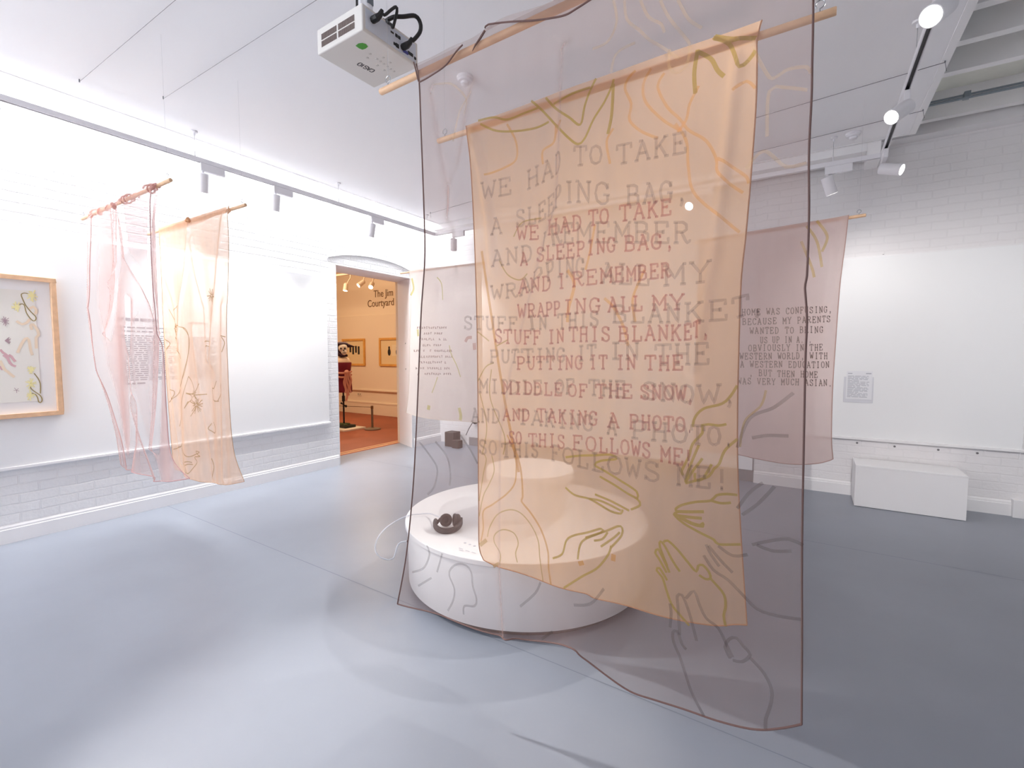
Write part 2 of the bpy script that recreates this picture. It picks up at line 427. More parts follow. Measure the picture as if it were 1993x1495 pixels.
OAK = mat('golden_frame', (226, 170, 86), 0.45, noise=0.08, nscale=12)
MATT = mat('cream_mount', (236, 214, 168), 0.7)
def frame_on_y(x0, x1, z0, z1, y, label, marks, fw=0.05, t=0.035, fm=OAK):
    r = thing('picture_frame', label, 'picture', ((x0 + x1) / 2, y, z0), 'framed pictures in the next room')
    f = MB()
    f.box((x0, y - t, z0), (x1, y, z0 + fw)).box((x0, y - t, z1 - fw), (x1, y, z1)).box((x0, y - t, z0 + fw), (x0 + fw, y, z1 - fw)).box((x1 - fw, y - t, z0 + fw), (x1, y, z1 - fw))
    f.build('frame', fm, r, bevel=0.004)
    MB().box((x0 + fw, y - 0.012, z0 + fw), (x1 - fw, y - 0.002, z1 - fw)).build('mount', MATT, r)
    return r, marks
INK = mat('black_ink', (38, 34, 34), 0.7)
a = on(667, 660, 1, 7.92); b = on(712, 712, 1, 7.92)
fr, _ = frame_on_y(a[0], b[0], b[2], a[2], NY1 - 0.03, 'gilt framed picture of four dark specimens behind the masked mannequin', 0)
for k in range(4):
    q = on(681.5 + 5.4 * k, 680 + (k % 2) * 2.0, 1, 7.9); h = (0.075, 0.10, 0.085, 0.10)[k]
    MB().box((q[0] - 0.032, NY1 - 0.046, q[2] - h), (q[0] + 0.032, NY1 - 0.041, q[2] + h)).build('print_panel', INK, fr, bevel=0.01)
a = on(739, 658, 1, 7.92); b = on(790, 713.5, 1, 7.92)
fr, _ = frame_on_y(a[0], a[0] + 0.95, b[2], a[2], NY1 - 0.03, 'gilt framed picture of two dark beetles nearest the doorway jamb', 0)
for px_ in (757, 772.5):
    q = on(px_, 683, 1, 7.9)
    MB().ball((q[0], NY1 - 0.043, q[2] - 0.03), 0.05, 0.004, 0.085, 12, 8).ball((q[0], NY1 - 0.043, q[2] + 0.07), 0.03, 0.004, 0.04, 12, 8).build('beetle_print', INK, fr)
q = on(764, 682, 1, 7.9)
MB().box((q[0] - 0.03, NY1 - 0.045, q[2] - 0.13), (q[0] + 0.34, NY1 - 0.0435, q[2] + 0.13)).build('print_sheet', mat('warm_paper', (240, 224, 190), 0.7), fr)
q = on(700, 767, 1, NY1)
so = thing('wall_socket', 'white double socket low on the cream wall of the next room', 'socket', (q[0], NY1, q[2]))
MB().box((q[0] - 0.075, NY1 - 0.012, q[2] - 0.043), (q[0] + 0.075, NY1, q[2] + 0.043)).build('faceplate', NW, so, bevel=0.004)
for dx in (-0.035, 0.035):
    MB().box((q[0] + dx - 0.010, NY1 - 0.015, q[2] - 0.018), (q[0] + dx + 0.010, NY1 - 0.012, q[2] + 0.018)).build('rocker_switch', SLOT, so)

# mannequin with mask, on its board
MX, MY = -7.86, 6.15
CRIM = mat('burgundy_cloth', (118, 20, 40), 0.85, bump=0.3, bscale=80)
SKINP = mat('pink_rope', (214, 150, 126), 0.8)
bd = MB().box((MX - 0.55, MY - 0.28, 0.0), (MX + 0.36, MY + 0.24, 0.035)).build('display_board', mat('pale_board', (236, 222, 200), 0.6), bevel=0.004)
tag(bd, 'low white display board under the masked mannequin stand', 'board')
mn = thing('mannequin', 'dress-form mannequin in burgundy wrap with white skull mask and dark pointed hat', 'mannequin', (MX, MY, 0.035))
MB().box((MX - 0.23, MY - 0.13, 0.035), (MX + 0.20, MY + 0.13, 0.085)).build('base', mat('dark_green_iron', (34, 38, 26), 0.6), mn, bevel=0.012)
moss = MB()
for k in range(26):
    x = MX - 0.2 + random.random() * 0.36; y = MY - 0.1 + random.random() * 0.2
    moss.ball((x, y, 0.09), 0.035, 0.03, 0.02, 8, 5)
moss.build('moss', mat('moss', (66, 72, 34), 0.9), mn, smooth=True)['kind'] = 'stuff'
MB().tube([(MX, MY, 0.06), (MX, MY, 0.80)], 0.017, 12).tube([(MX - 0.06, MY, 0.50), (MX + 0.06, MY, 0.46)], 0.012, 8).ball((MX + 0.07, MY, 0.455), 0.026, 0.026, 0.026, 10, 6).ball((MX - 0.065, MY, 0.505), 0.022, 0.022, 0.022, 10, 6).tube([(MX, MY, 0.55), (MX, MY, 0.66)], 0.03, 10).build('pole', BLACK, mn, smooth=True)
MB().lathe([(0.02, 0.76), (0.12, 0.77), (0.15, 0.90), (0.118, 1.06), (0.145, 1.22), (0.155, 1.32), (0.12, 1.40), (0.052, 1.44), (0.045, 1.50), (0.0, 1.51)], (MX, MY, 0), n=28).build('torso', mat('calico', (232, 205, 176), 0.85), mn, smooth=True)
sk = [(0.168, 0.735), (0.172, 0.80), (0.165, 0.92), (0.138, 1.06), (0.155, 1.20), (0.168, 1.31), (0.160, 1.325), (0.15, 1.22)]
MB().lathe(sk, (MX, MY, 0), n=32, close=False).build('wrap', CRIM, mn, smooth=True)
cdir, rdir = np.array([0.79, -0.62, 0.0]), np.array([0.62, 0.79, 0.0])      # the figure's front and its left hand side
MP = lambda c_, r_, z_: np.array([MX, MY, z_]) + cdir * c_ + rdir * r_
rp = MB()
for dz, am in ((1.13, 0.015), (1.06, 0.025)):
    rp.tube([(MX + 0.170 * math.cos(t), MY + 0.170 * math.sin(t), dz + am * math.sin(2 * t)) for t in np.linspace(-2.6, 0.5, 24)], 0.02, 8)
for k in range(5):
    L = 0.42 + 0.16 * ((k * 3) % 4) / 3
    rp.tube([MP(0.175, 0.03 + 0.026 * k + 0.016 * math.sin(9 * t + k), 1.15 - L * t) for t in np.linspace(0, 1, 18)], 0.018, 8)
rp.ball(MP(0.17, 0.07, 1.13), 0.05, 0.05, 0.05, 10, 7)
rp.build('rope_sash', SKINP, mn, smooth=True)
HZ = 1.60
sk = MB().ball(MP(0.075, 0.01, HZ + 0.01), 0.085, 0.085, 0.10, 20, 14).ball(MP(0.11, 0.03, HZ - 0.075), 0.055, 0.055, 0.06, 14, 10)
skull = sk.build('skull_mask', mat('bone_mask', (240, 230, 212), 0.6), mn, smooth=True)
ey = MB()
for dr_ in (-0.022, 0.045):
    ey.ball(MP(0.150 - abs(dr_ - 0.015) * 0.25, dr_, HZ - 0.002), 0.02, 0.02, 0.024, 10, 7)
ey.ball(MP(0.163, 0.022, HZ - 0.042), 0.010, 0.010, 0.016, 8, 6)
for k in range(5):
    ey.tube([MP(0.166, 0.006 + 0.012 * k, HZ - 0.100), MP(0.166, 0.006 + 0.012 * k, HZ - 0.078)], 0.0025, 6)
ey.build('mask_hollows', BLACK, skull, smooth=True)
ht = MB()
ht.ball(MP(0.02, -0.01, HZ + 0.085), 0.125, 0.125, 0.045, 20, 10)
ht.tube([MP(0.05, 0.05, HZ + 0.07), MP(0.05, 0.12, HZ + 0.05), MP(0.05, 0.23, HZ + 0.035)], [0.05, 0.035, 0.004], 12)
ht.ball(MP(-0.04, -0.02, HZ - 0.03), 0.11, 0.11, 0.15, 16, 10)
ht.tube([MP(0.05, -0.11, HZ - 0.08), MP(0.10, -0.02, HZ - 0.150), MP(0.07, 0.09, HZ - 0.140)], [0.03, 0.032, 0.024], 10)
ht.build('hood_hat', mat('dark_plum_cloth', (48, 16, 30), 0.85), mn, smooth=True)
sx, sy = -7.30, 6.38
st = thing('barrier_post', 'short grey barrier post on round base beside the masked mannequin', 'barrier post', (sx, sy, 0))
MB().lathe([(0.0, 0), (0.155, 0), (0.155, 0.02), (0.03, 0.045), (0.0, 0.045)], (sx, sy, 0)).build('base', mat('grey_iron', (122, 104, 84), 0.5), st, smooth=True)
MB().tube([(sx, sy, 0.03), (sx, sy, 0.42)], 0.022, 12).build('post', mat('grey_iron', (122, 104, 84), 0.5), st, smooth=True)
MB().lathe([(0.026, 0.41), (0.026, 0.47), (0.0, 0.475)], (sx, sy, 0), n=12).build('cap', SIGN, st, smooth=True)
MB().tube(smoothline([(sx, sy, 0.445), (sx - 0.9, sy - 0.05, 0.42), (sx - 2.0, sy - 0.1, 0.445)], 0.1), 0.006, 6).build('cord', SIGN, st, smooth=True)

# warm track lights of the next room
tkn = MB().box((-10.4, 6.75, 3.17), (-7.25, 6.79, 3.21)).tube([(-10.2, 6.77, 3.2), (-10.2, 6.77, NH)], 0.008, 8).tube([(-7.45, 6.77, 3.2), (-7.45, 6.77, NH)], 0.008, 8).build('light_track', NW, bevel=0.003)
tag(tkn, 'cream light track under the ceiling of the next room', 'light track')
WARM = (1.0, 0.80, 0.58)
WLENS = glow('warm_lens', (255, 226, 184), 9.0)
for k, (px_, py_, ax) in enumerate(((672, 566, (0.1, -0.25, -0.95)), (697.5, 556, (-0.2, -0.75, -0.6)), (721.5, 559, (0.45, -0.7, -0.6)))):
    c = on(px_, py_, 1, 6.62); ax = np.array(ax); ax /= np.linalg.norm(ax)
    r = thing('track_lamp', ['cream track lamp pointing down, leftmost of three in the next room', 'glowing track lamp facing forward, middle of three in the next room', 'glowing track lamp tilted right, nearest the brown wall lettering'][k], 'spotlight', c, 'track lamps in the next room')
    MB().lathe([(0.022, -0.17), (0.045, -0.15), (0.05, 0.0), (0.044, 0.0)], c, ax, 18, close=False).build('canister', NW, r, smooth=True)
    MB().lathe([(0.046, -0.004), (0.0, 0.004)], c, ax, 18, close=False).build('lens', WLENS, r)
    MB().tube([c - ax * 0.13, (c[0] - ax[0] * 0.12, 6.77, 3.10), (c[0] - ax[0] * 0.12, 6.77, 3.18)], 0.012, 8).build('stem', NW, r, smooth=True)
    spot('warm_spot', c + ax * 0.012, c + ax * 3, 60, 120, 0.9, WARM)
area('warm_next_room_light', (-8.6, 5.2, 3.6), (-8.6, 6.6, 0.6), 2.0, 1.0, 70, (1.0, 0.74, 0.49))

# ------------------------------------------------------------------ display boards on the walls
lb = thing('display_board', 'long white display board on the left brick wall', 'board', (XL, 1.2, 0.59), 'white wall boards')
MB().box((XL, YF + 0.6, 0.605), (XL + 0.03, 3.93, 2.475)).build('panel', BOARD, lb, bevel=0.003)
MB().box((XL, YF + 0.6, 0.582), (XL + 0.045, 3.945, 0.607)).build('bottom_rail', WHITE, lb, bevel=0.004)
MB().box((XL, YF + 0.6, 2.475), (XL + 0.018, 3.93, 2.492)).build('top_rail', WHITE, lb, bevel=0.003)
rb = thing('display_board', 'white display board on the back wall above the white bench', 'board', (0.6, YB, 0.6), 'white wall boards')
MB().box((-0.46, YB - 0.03, 0.625), (1.645, YB, 2.475)).build('panel', BOARD, rb, bevel=0.003)
MB().box((-0.47, YB - 0.045, 0.600), (1.66, YB, 0.627)).build('bottom_rail', WHITE, rb, bevel=0.004)
MB().box((-0.46, YB - 0.018, 2.475), (1.645, YB, 2.492)).build('top_rail', WHITE, rb, bevel=0.003)
for px_, py_ in ((1668, 862), (1741, 869), (1826, 875.5), (1902, 882), (1719, 497)):
    q = on(px_, py_, 1, YB)
    MB().lathe([(0.010, 0), (0.010, 0.006), (0.0, 0.008)], (q[0], YB, q[2]), (0, -1, 0), 10).build('screw', mat('dull_screw', (120, 118, 122), 0.5), bpy.data.objects['wall_back'])

# printed text panel on the left board behind the sheer banner
def lines_block(mb, x_of, rows, y0, y1, z0, z1, h, seed, gap=0.012):
    rnd = random.Random(seed)
    for i in range(rows):
        z = z1 - (z1 - z0) * i / max(1, rows - 1)
        y = y0; end = y1 - rnd.random() * 0.08 * (y1 - y0) if i % 5 != 4 else y0 + (y1 - y0) * (0.4 + 0.4 * rnd.random())
        while y < end:
            w = (0.02 + rnd.random() * 0.05)
            mb.add([x_of(y, z), x_of(min(y + w, end), z), x_of(min(y + w, end), z + h), x_of(y, z + h)], [(0, 1, 2, 3)])
            y += w + gap
wt_ = MB()
xo = lambda y, z: (XL + 0.0312, y, z)
lines_block(wt_, xo, 1, 1.735, 2.06, 1.80, 1.80, 0.026, 3)
lines_block(wt_, xo, 1, 2.32, 2.50, 1.80, 1.80, 0.016, 4)
lines_block(wt_, xo, 2, 1.735, 2.18, 1.70, 1.735, 0.010, 5)
lines_block(wt_, xo, 22, 1.735, 2.23, 1.25, 1.66, 0.008, 6)
lines_block(wt_, xo, 22, 2.30, 2.56, 1.25, 1.66, 0.008, 8)
lines_block(wt_, xo, 1, 1.77, 1.93, 1.215, 1.215, 0.014, 9)
tag(wt_.build('wall_text', mat('grey_vinyl', (176, 174, 180), 0.6)), 'grey printed exhibition text on the left board behind the sheer banner', 'wall text')

# printed sheet in its holder on the back board
a = on(1648, 722, 1, YB - 0.04); b = on(1697, 784, 1, YB - 0.04)
ps = thing('paper_sheet', 'white printed information sheet pinned to the back board', 'paper', (a[0], YB - 0.03, b[2]))
MB().box((a[0], YB - 0.040, b[2] + 0.03), (b[0] - 0.005, YB - 0.037, a[2])).build('sheet', mat('paper', (240, 241, 246), 0.6), ps)
pk = MB()
pk.box((a[0] - 0.02, YB - 0.036, b[2] - 0.005), (b[0] + 0.008, YB - 0.031, a[2] - 0.06))
pk.build('holder', mat('clear_holder', (226, 227, 234), 0.3), ps, bevel=0.002)
tl = MB()
lines_block(tl, lambda x, z: (x, YB - 0.0412, z), 19, a[0] + 0.012, b[0] - 0.03, b[2] + 0.05, a[2] - 0.055, 0.006, 12, 0.008)
lines_block(tl, lambda x, z: (x, YB - 0.0412, z), 1, a[0] + 0.012, a[0] + 0.05, a[2] - 0.03, a[2] - 0.03, 0.010, 13)
lines_block(tl, lambda x, z: (x, YB - 0.0412, z), 1, b[0] - 0.06, b[0] - 0.015, a[2] - 0.03, a[2] - 0.03, 0.012, 14)
tl.build('printed_lines', INKTXT, ps)

# framed botanical print on the left board
a = on(103, 543, 0, XL + 0.03); b = on(121, 805, 0, XL + 0.03)
fz0, fz1, fy1 = b[2] - 0.005, a[2], 1.325; fy0 = -0.35; fw, ft = 0.034, 0.045
ap = thing('framed_print', 'pale wood framed botanical print cut off by the left picture edge', 'picture', (XL + 0.03, 0.9, fz0))
X0 = XL + 0.03
f = MB()
f.box((X0, fy0, fz0), (X0 + ft, fy1, fz0 + fw)).box((X0, fy0, fz1 - fw), (X0 + ft, fy1, fz1)).box((X0, fy0, fz0 + fw), (X0 + ft, fy0 + fw, fz1 - fw)).box((X0, fy1 - fw, fz0 + fw), (X0 + ft, fy1, fz1 - fw))
f.build('frame', WOODL, ap, bevel=0.003)
MB().box((X0, fy0 + fw, fz0 + fw), (X0 + 0.012, fy1 - fw, fz1 - fw)).build('mount', mat('white_mount', (244, 243, 244), 0.7), ap)
PX = X0 + 0.016
MB().box((X0 + 0.012, fy0 + 0.13, fz0 + 0.125), (PX, fy1 - 0.125, fz1 - 0.115)).build('print_paper', mat('ivory_paper', (238, 235, 228), 0.7), ap)
def on_print(txt):
    return [on(x, y, 0, PX + 0.001) for x, y in pts(txt, 0, 520, 4.672)]
RIB = [0]
def ribbon3(mb, P, w, n):
    """flat ribbon along P in the plane whose normal is n"""
    n = np.array(n, float); RIB[0] = (RIB[0] + 1) % 40
    P = [np.array(p, float) + n * RIB[0] * 2.5e-5 for p in P]
    vs = []
    for i, p in enumerate(P):
        t = P[min(i + 1, len(P) - 1)] - P[max(i - 1, 0)]; t /= (np.linalg.norm(t) + 1e-9)
        s_ = np.cross(n, t); s_ /= (np.linalg.norm(s_) + 1e-9)
        vs += [p + s_ * w / 2, p - s_ * w / 2]
    mb.add(vs, [(2 * i, 2 * i + 1, 2 * i + 3, 2 * i + 2) for i in range(len(P) - 1)])
def wspan(w): return w
stem = MB(); pet = MB(); pink = MB(); purp = MB(); och = MB()
for t in ('260,243 225,236 197,243 195,265 215,310 235,350 280,405 320,445 328,468 318,485 300,487 270,460 240,415 228,370 215,338 190,336 178,343',
          '310,966 345,1010 366,1060 368,1120 366,1150', '282,1052 274,1075 283,1105 320,1135 360,1162 380,1190 382,1215 368,1232 350,1222 345,1195 325,1160 290,1146'):
    ribbon3(stem, smoothline(on_print(t), 0.02), 0.0065, (1, 0, 0))
rnd = random.Random(5)
def star(mb, cx_, cy_, r, n, w, a0=0, a1=6.28):
    for k in range(n):
        t = a0 + (a1 - a0) * (k + rnd.random() * 0.6) / n; rr = r * (0.6 + 0.4 * rnd.random())
        ribbon3(mb, on_print('%f,%f %f,%f' % (cx_, cy_, cx_ + rr * math.cos(t), cy_ + rr * math.sin(t))), w, (1, 0, 0))
star(pet, 290, 260, 60, 11, 0.008); star(pet, 150, 362, 50, 10, 0.008); star(pet, 282, 930, 48, 10, 0.008); star(pet, 282, 1060, 55, 10, 0.007); star(pet, 275, 1165, 50, 10, 0.007)
star(purp, 45, 490, 48, 13, 0.004); star(purp, 45, 668, 56, 11, 0.004, -0.7, 0.7); star(purp, 150, 1120, 30, 5, 0.003)
for t in ('0,750 30,780 60,800 80,850 110,890 145,902', '60,830 90,800 115,830 140,860', '30,800 70,830 95,880', '0,900 20,930 40,920'):
    ribbon3(pink, smoothline(on_print(t), 0.02), 0.016, (1, 0, 0))
for t in ('290,570 280,530 300,520 340,570 350,620 330,640 330,740', '160,780 190,710 230,650 260,660 280,760 295,800', '150,490 200,520 250,500 270,470', '270,380 300,360 330,390 320,430', '0,850 40,930 70,950 90,970 130,1000'):
    ribbon3(och, smoothline(on_print(t), 0.02), 0.018, (1, 0, 0))
stem.build('printed_stems', mat('olive_ink', (160, 142, 92), 0.8), ap); pet.build('printed_petals', mat('lemon_ink', (243, 234, 172), 0.8), ap)
pink.build('printed_roots', mat('rose_ink', (218, 176, 182), 0.8), ap); purp.build('printed_seedheads', mat('mauve_ink', (178, 152, 160), 0.8), ap)
och.build('printed_washes', mat('peach_ink', (240, 220, 196), 0.8), ap)

# ------------------------------------------------------------------ white bench
bx0, bx1, by0, by1, bzt = 0.398, 1.214, 5.68, 6.083, 0.408
bn = thing('bench', 'low white box bench standing against the back wall', 'bench', ((bx0 + bx1) / 2, (by0 + by1) / 2, 0))
MB().box((bx0, by0, bzt - 0.018), (bx1, by1, bzt)).build('top_panel', WHITE, bn, bevel=0.003)
MB().box((bx0, by0, 0.004), (bx1, by0 + 0.018, bzt - 0.018)).build('front_panel', WHITE, bn, bevel=0.0015)
for x in (bx0, bx1 - 0.018):
    MB().box((x, by0 + 0.018, 0.004), (x + 0.018, by1, bzt - 0.018)).build('side_panel', WHITE, bn, bevel=0.0015)
MB().box((bx0 + 0.05, by0 + 0.05, 0.0), (bx1 - 0.05, by1 - 0.05, 0.02)).build('base', SLOT, bn)

# dark boxes in the far corner, with the cable behind them
DB = mat('dark_box', (62, 54, 50), 0.7, noise=0.12, nscale=9)
b1 = thing('dark_box', 'larger dark cube standing in the far corner by the doorway', 'box', (-4.88, 5.93, 0), 'dark boxes in the far corner')
MB().box((-4.985, 5.84, 0), (-4.80, 6.02, 0.235)).build('body', DB, b1, bevel=0.008)
MB().box((-4.987, 5.925, 0.0), (-4.798, 5.935, 0.237)).build('strap', BLACK, b1)
b2 = thing('dark_box', 'smaller dark box leaning in front of the larger corner cube', 'box', (-4.66, 5.86, 0), 'dark boxes in the far corner')
MB().box((-4.79, 5.78, 0), (-4.66, 5.90, 0.125)).build('body', DB, b2, bevel=0.008)
MB().box((-4.792, 5.83, 0.0), (-4.658, 5.84, 0.127)).build('strap', BLACK, b2)
pc = thing('plug_cable', 'thin dark cable with plug behind the dark corner boxes', 'cable', (-4.62, 6.13, 0.1))
MB().tube(smoothline([on(907, 847, 1, 6.05), on(913, 834, 1, 6.06), on(921, 821, 1, 6.08)], 0.03), 0.006, 6).build('cord', BLACK, pc, smooth=True)
q = on(924, 821, 1, 6.08)
MB().lathe([(0.0, 0), (0.04, 0), (0.04, 0.03), (0.03, 0.045), (0.0, 0.045)], (q[0], 6.105, q[2]), (0, -1, 0), 14).build('plug', BLACK, pc, smooth=True)

# ------------------------------------------------------------------ round plinth, drum, headphones
PC = (-1.615, 2.73)
TOPW = mat('plinth_white', (244, 243, 243), 0.45)
pl = thing('round_plinth', 'large round white plinth behind the hanging text banners', 'plinth', (PC[0], PC[1], 0))
MB().lathe([(0.0, 0.0), (0.735, 0.0), (0.735, 0.05), (0.0, 0.05)], (*PC, 0), n=96).build('recessed_base', mat('dark_kick', (70, 62, 60), 0.6), pl, smooth=True)
MB().lathe([(0.0, 0.045), (0.782, 0.045), (0.784, 0.048), (0.79, 0.385), (0.785, 0.388), (0.0, 0.388)], (*PC, 0), n=128).build('drum_side', TOPW, pl, smooth=True)
MB().lathe([(0.0, 0.391), (0.800, 0.391), (0.803, 0.394), (0.803, 0.417), (0.800, 0.420), (0.0, 0.420)], (*PC, 0), n=128).build('top_disc', TOPW, pl, smooth=True)
dots = MB()
for px_, py_ in ((905, 1057), (914.5, 1060), (923.5, 1063)):
    q = on(px_, py_, 2, 0.42); dots.lathe([(0.008, 0.0), (0.008, 0.0012), (0.0, 0.0012)], (q[0], q[1], 0.42), n=12)
for i, (px_, py_) in enumerate(((893, 1067), (906, 1071.5), (918, 1075), (894, 1070.5))):
    q = on(px_, py_, 2, 0.42); e = on(px_ + 8, py_ + 2.6, 2, 0.42)
    ribbon3(dots, [(q[0], q[1], 0.4206), (e[0], e[1], 0.4206)], 0.007, (0, 0, 1))
dots.build('printed_caption', INKTXT, pl)
# socket on the left flank
ang = math.atan2(2.30 - PC[1], -2.28 - PC[0]); cs, sn = math.cos(ang), math.sin(ang)
jk = (PC[0] + 0.79 * cs, PC[1] + 0.79 * sn, 0.22)
MB().lathe([(0.0, 0), (0.014, 0), (0.012, 0.012), (0.007, 0.022), (0.0, 0.022)], jk, (cs, sn, 0), 12).build('jack', BLACK, pl, smooth=True)

dr = thing('drum_stool', 'small round white drum standing on the large round plinth', 'pedestal', (-1.62, 2.79, 0.42))
MB().lathe([(0.0, 0.42), (0.262, 0.42), (0.275, 0.60), (0.275, 0.655), (0.0, 0.655)], (-1.62, 2.79, 0), n=64).build('body', TOPW, dr, smooth=True)
MB().lathe([(0.0, 0.655), (0.296, 0.655), (0.300, 0.66), (0.300, 0.71), (0.296, 0.715), (0.0, 0.715)], (-1.62, 2.79, 0), n=64).build('top', TOPW, dr, smooth=True)

hp0 = np.array([-1.875, 2.225, 0.42])
HPM = mat('headphone_black', (34, 30, 30), 0.5); PAD = mat('headphone_pad', (52, 46, 44), 0.8)
hd = thing('headphones', 'pair of black over-ear headphones lying on the round plinth', 'headphones', hp0)
u = np.array([RGT[0], RGT[1], 0]); u /= np.linalg.norm(u); w = np.array([FWD[0], FWD[1], 0]); w /= np.linalg.norm(w); zz = np.array([0, 0, 1.0])
H = lambda a, b, c: hp0 + u * a + w * b + zz * c
arc = [H(0.079 * math.cos(t), -0.02 + 0.082 * math.sin(t), 0.016 + 0.022 * (1 + math.sin(t))) for t in np.linspace(math.radians(168), math.radians(372), 40)]
band = MB()
for off in (-0.006, 0.006):
    band.tube([p + zz * off for p in arc], 0.0125, 10)
band.build('headband', HPM, hd, smooth=True)
def cup(c, ax, name):
    MB().lathe([(0.0, -0.020), (0.028, -0.020), (0.036, -0.012), (0.037, 0.0), (0.034, 0.004), (0.0, 0.004)], c, ax, 28).build('ear_cup', HPM, hd, smooth=True)
    MB().lathe([(0.020, 0.004), (0.036, 0.004), (0.040, 0.012), (0.036, 0.020), (0.024, 0.020), (0.018, 0.012)], c, ax, 28, close=False).build('ear_pad', PAD, hd, smooth=True)
cup(H(-0.018, 0.005, 0.046), u * 0.35 - w * 0.9 + zz * 0.25, 'l')
cup(H(0.052, 0.0, 0.048), -u * 0.93 - w * 0.3 + zz * 0.1, 'r')
hi = MB()
hi.tube([H(-0.072, -0.015, 0.03), H(-0.055, 0.02, 0.045), H(-0.03, 0.03, 0.05)], 0.009, 8).tube([H(0.080, -0.005, 0.04), H(0.078, 0.02, 0.05), H(0.068, 0.015, 0.05)], 0.010, 8)
hi.build('hinge_arm', HPM, hd, smooth=True)
def at_depth(px, py, d):
    r = ray(px, py) / FPX
    return CAM + r * d
cab = [H(-0.045, 0.02, 0.05), on(838, 1000, 2, 0.44), on(815, 1001, 2, 0.434), on(797, 1003, 2, 0.432), at_depth(775, 1012, 3.36), at_depth(752, 1027, 3.3), at_depth(736, 1046, 3.22), at_depth(730, 1066, 3.17), at_depth(735, 1080, 3.15), at_depth(748, 1088, 3.15), at_depth(765, 1087, 3.18)]
je = np.array(jk) + np.array([cs, sn, 0]) * 0.022
cab += [np.array([je[0] - 0.05, je[1] - 0.03, 0.2]), je]
MB().tube(smoothline(cab, 0.02), 0.0042, 8).build('cable', mat('grey_cable', (222, 224, 230), 0.35), hd, smooth=True, label='thin pale grey cable')

# ------------------------------------------------------------------ lighting track
ZK = 3.22; TX0, TX1, TYB = -4.73, 0.465, 5.37
def track(name, label, a, b, loc):
    r = thing('lighting_track', label, 'lighting track', loc, 'white lighting track around the ceiling')
    a = np.array(a, float); b = np.array(b, float); d = (b - a) / np.linalg.norm(b - a); s_ = np.array([-d[1], d[0], 0]); c = (a + b) / 2; L = np.linalg.norm(b - a) / 2
    m = MB()
    m.obox(c + zz * 0.036, d * L, s_ * 0.018, zz * 0.004)
    for q in (-1, 1):
        m.obox(c + s_ * 0.015 * q + zz * 0.016, d * L, s_ * 0.003, zz * 0.016)
    m.build('rail', PLASTIC, r)
    MB().obox(c + zz * 0.024, d * L * 0.999, s_ * 0.0115, zz * 0.006).build('slot', SLOT, r)
    return r
tl_ = track('l', 'white lighting track run along the left wall', (TX0, YF + 0.4, ZK), (TX0, TYB + 0.018, ZK), (TX0, 1.5, ZK))
tb_ = track('b', 'white lighting track run along the back wall', (TX0 + 0.018, TYB, ZK), (TX1 - 0.018, TYB, ZK), (-2.1, TYB, ZK))
tr_ = track('r', 'white lighting track run on the right below the raft edge', (TX1, YF + 0.4, ZK), (TX1, TYB + 0.018, ZK), (TX1, 1.5, ZK))
def hanger(par, x, y):
    MB().tube([(x, y, ZK + 0.035), (x, y, ZC - 0.02)], 0.0016, 6).build('hanger_wire', STEEL, par, smooth=True)
    m = MB().lathe([(0.0, ZC), (0.028, ZC), (0.028, ZC - 0.012), (0.009, ZC - 0.018), (0.007, ZC - 0.04), (0, ZC - 0.04)], (x, y, 0), n=16).lathe([(0.006, ZK + 0.036), (0.006, ZK + 0.085), (0.0, ZK + 0.086)], (x, y, 0), n=10)
    m.build('hanger_cap', PLASTIC, par, smooth=True)
for y in (-1.0, 0.62, 2.173, 3.698, 5.2): hanger(tl_, TX0, y)
for x in (-3.2, -1.7, 0.10): hanger(tb_, x, TYB)
for y in (-1.0, 0.6, 2.2, 3.8): hanger(tr_, TX1, y)

def lamp(label, base, tdir, aim, lit, power=SPOT_POWER, deg=95, mat_body=PLASTIC, blend=0.6, col=(1.0, 0.965, 0.92)):
    """track spotlight: adapter box in the rail, stem, tilting cylinder"""
    base = np.array(base, float); t = np.array(tdir, float); ax = np.array(aim, float) - (base - zz * 0.14); ax /= np.linalg.norm(ax)
    s_ = np.array([-t[1], t[0], 0.0])
    r = thing('track_spotlight', label, 'spotlight', base, 'white cylinder spotlights on the track')
    MB().obox(base + t * 0.055 - zz * 0.035, t * 0.105, s_ * 0.017, zz * 0.035).build('adapter_box', mat_body, r, bevel=0.004)
    pv = base - t * 0.03 - zz * 0.095
    MB().tube([base - t * 0.03 - zz * 0.06, pv], 0.013, 12).ball(pv, 0.018, 0.018, 0.018, 12, 8).build('stem', mat_body, r, smooth=True)
    back = pv - zz * 0.012 - ax * 0.02; front = back + ax * 0.165
    R_ = 0.047
    MB().lathe([(0.0, 0.012), (0.030, 0.012), (0.036, 0.0), (R_, 0.004), (R_, 0.165), (R_ - 0.004, 0.167), (R_ - 0.006, 0.152)], back, ax, 32, close=False).build('canister', mat_body, r, smooth=True)
    MB().lathe([(R_ - 0.004, 0.154), (0.02, 0.160), (0.0, 0.161)], back, ax, 32, close=False).build('lens', LENS, r)
    if power:
        spot('spot_light', front + ax * 0.006, front + ax * 3, power, deg, blend, col)
    return r
AL, AB = (0, 1, 0), (1, 0, 0)
P1 = SPOT_POWER
lamp('white spotlight at the left picture edge, box end only in view', (TX0, 0.80, ZK), AL, (-1.1, 1.2, 0.0), True, P1 * 6.0, 34, blend=0.9)
lamp('white spotlight on left track, left of its hanger wire above the peach banner', (TX0, 2.26, ZK), AL, (-5.3, 2.45, 1.35), True, P1 * 0.5, 80)
lamp('white spotlight hanging straight down, second to the right of the left hanger wire', (TX0, 2.95, ZK), AL, (-5.1, 3.0, 1.3), True, P1 * 0.7)
lamp('white spotlight on left track above the doorway arch', (TX0, 4.22, ZK), AL, (-5.2, 4.3, 1.6), True, P1 * 0.4)
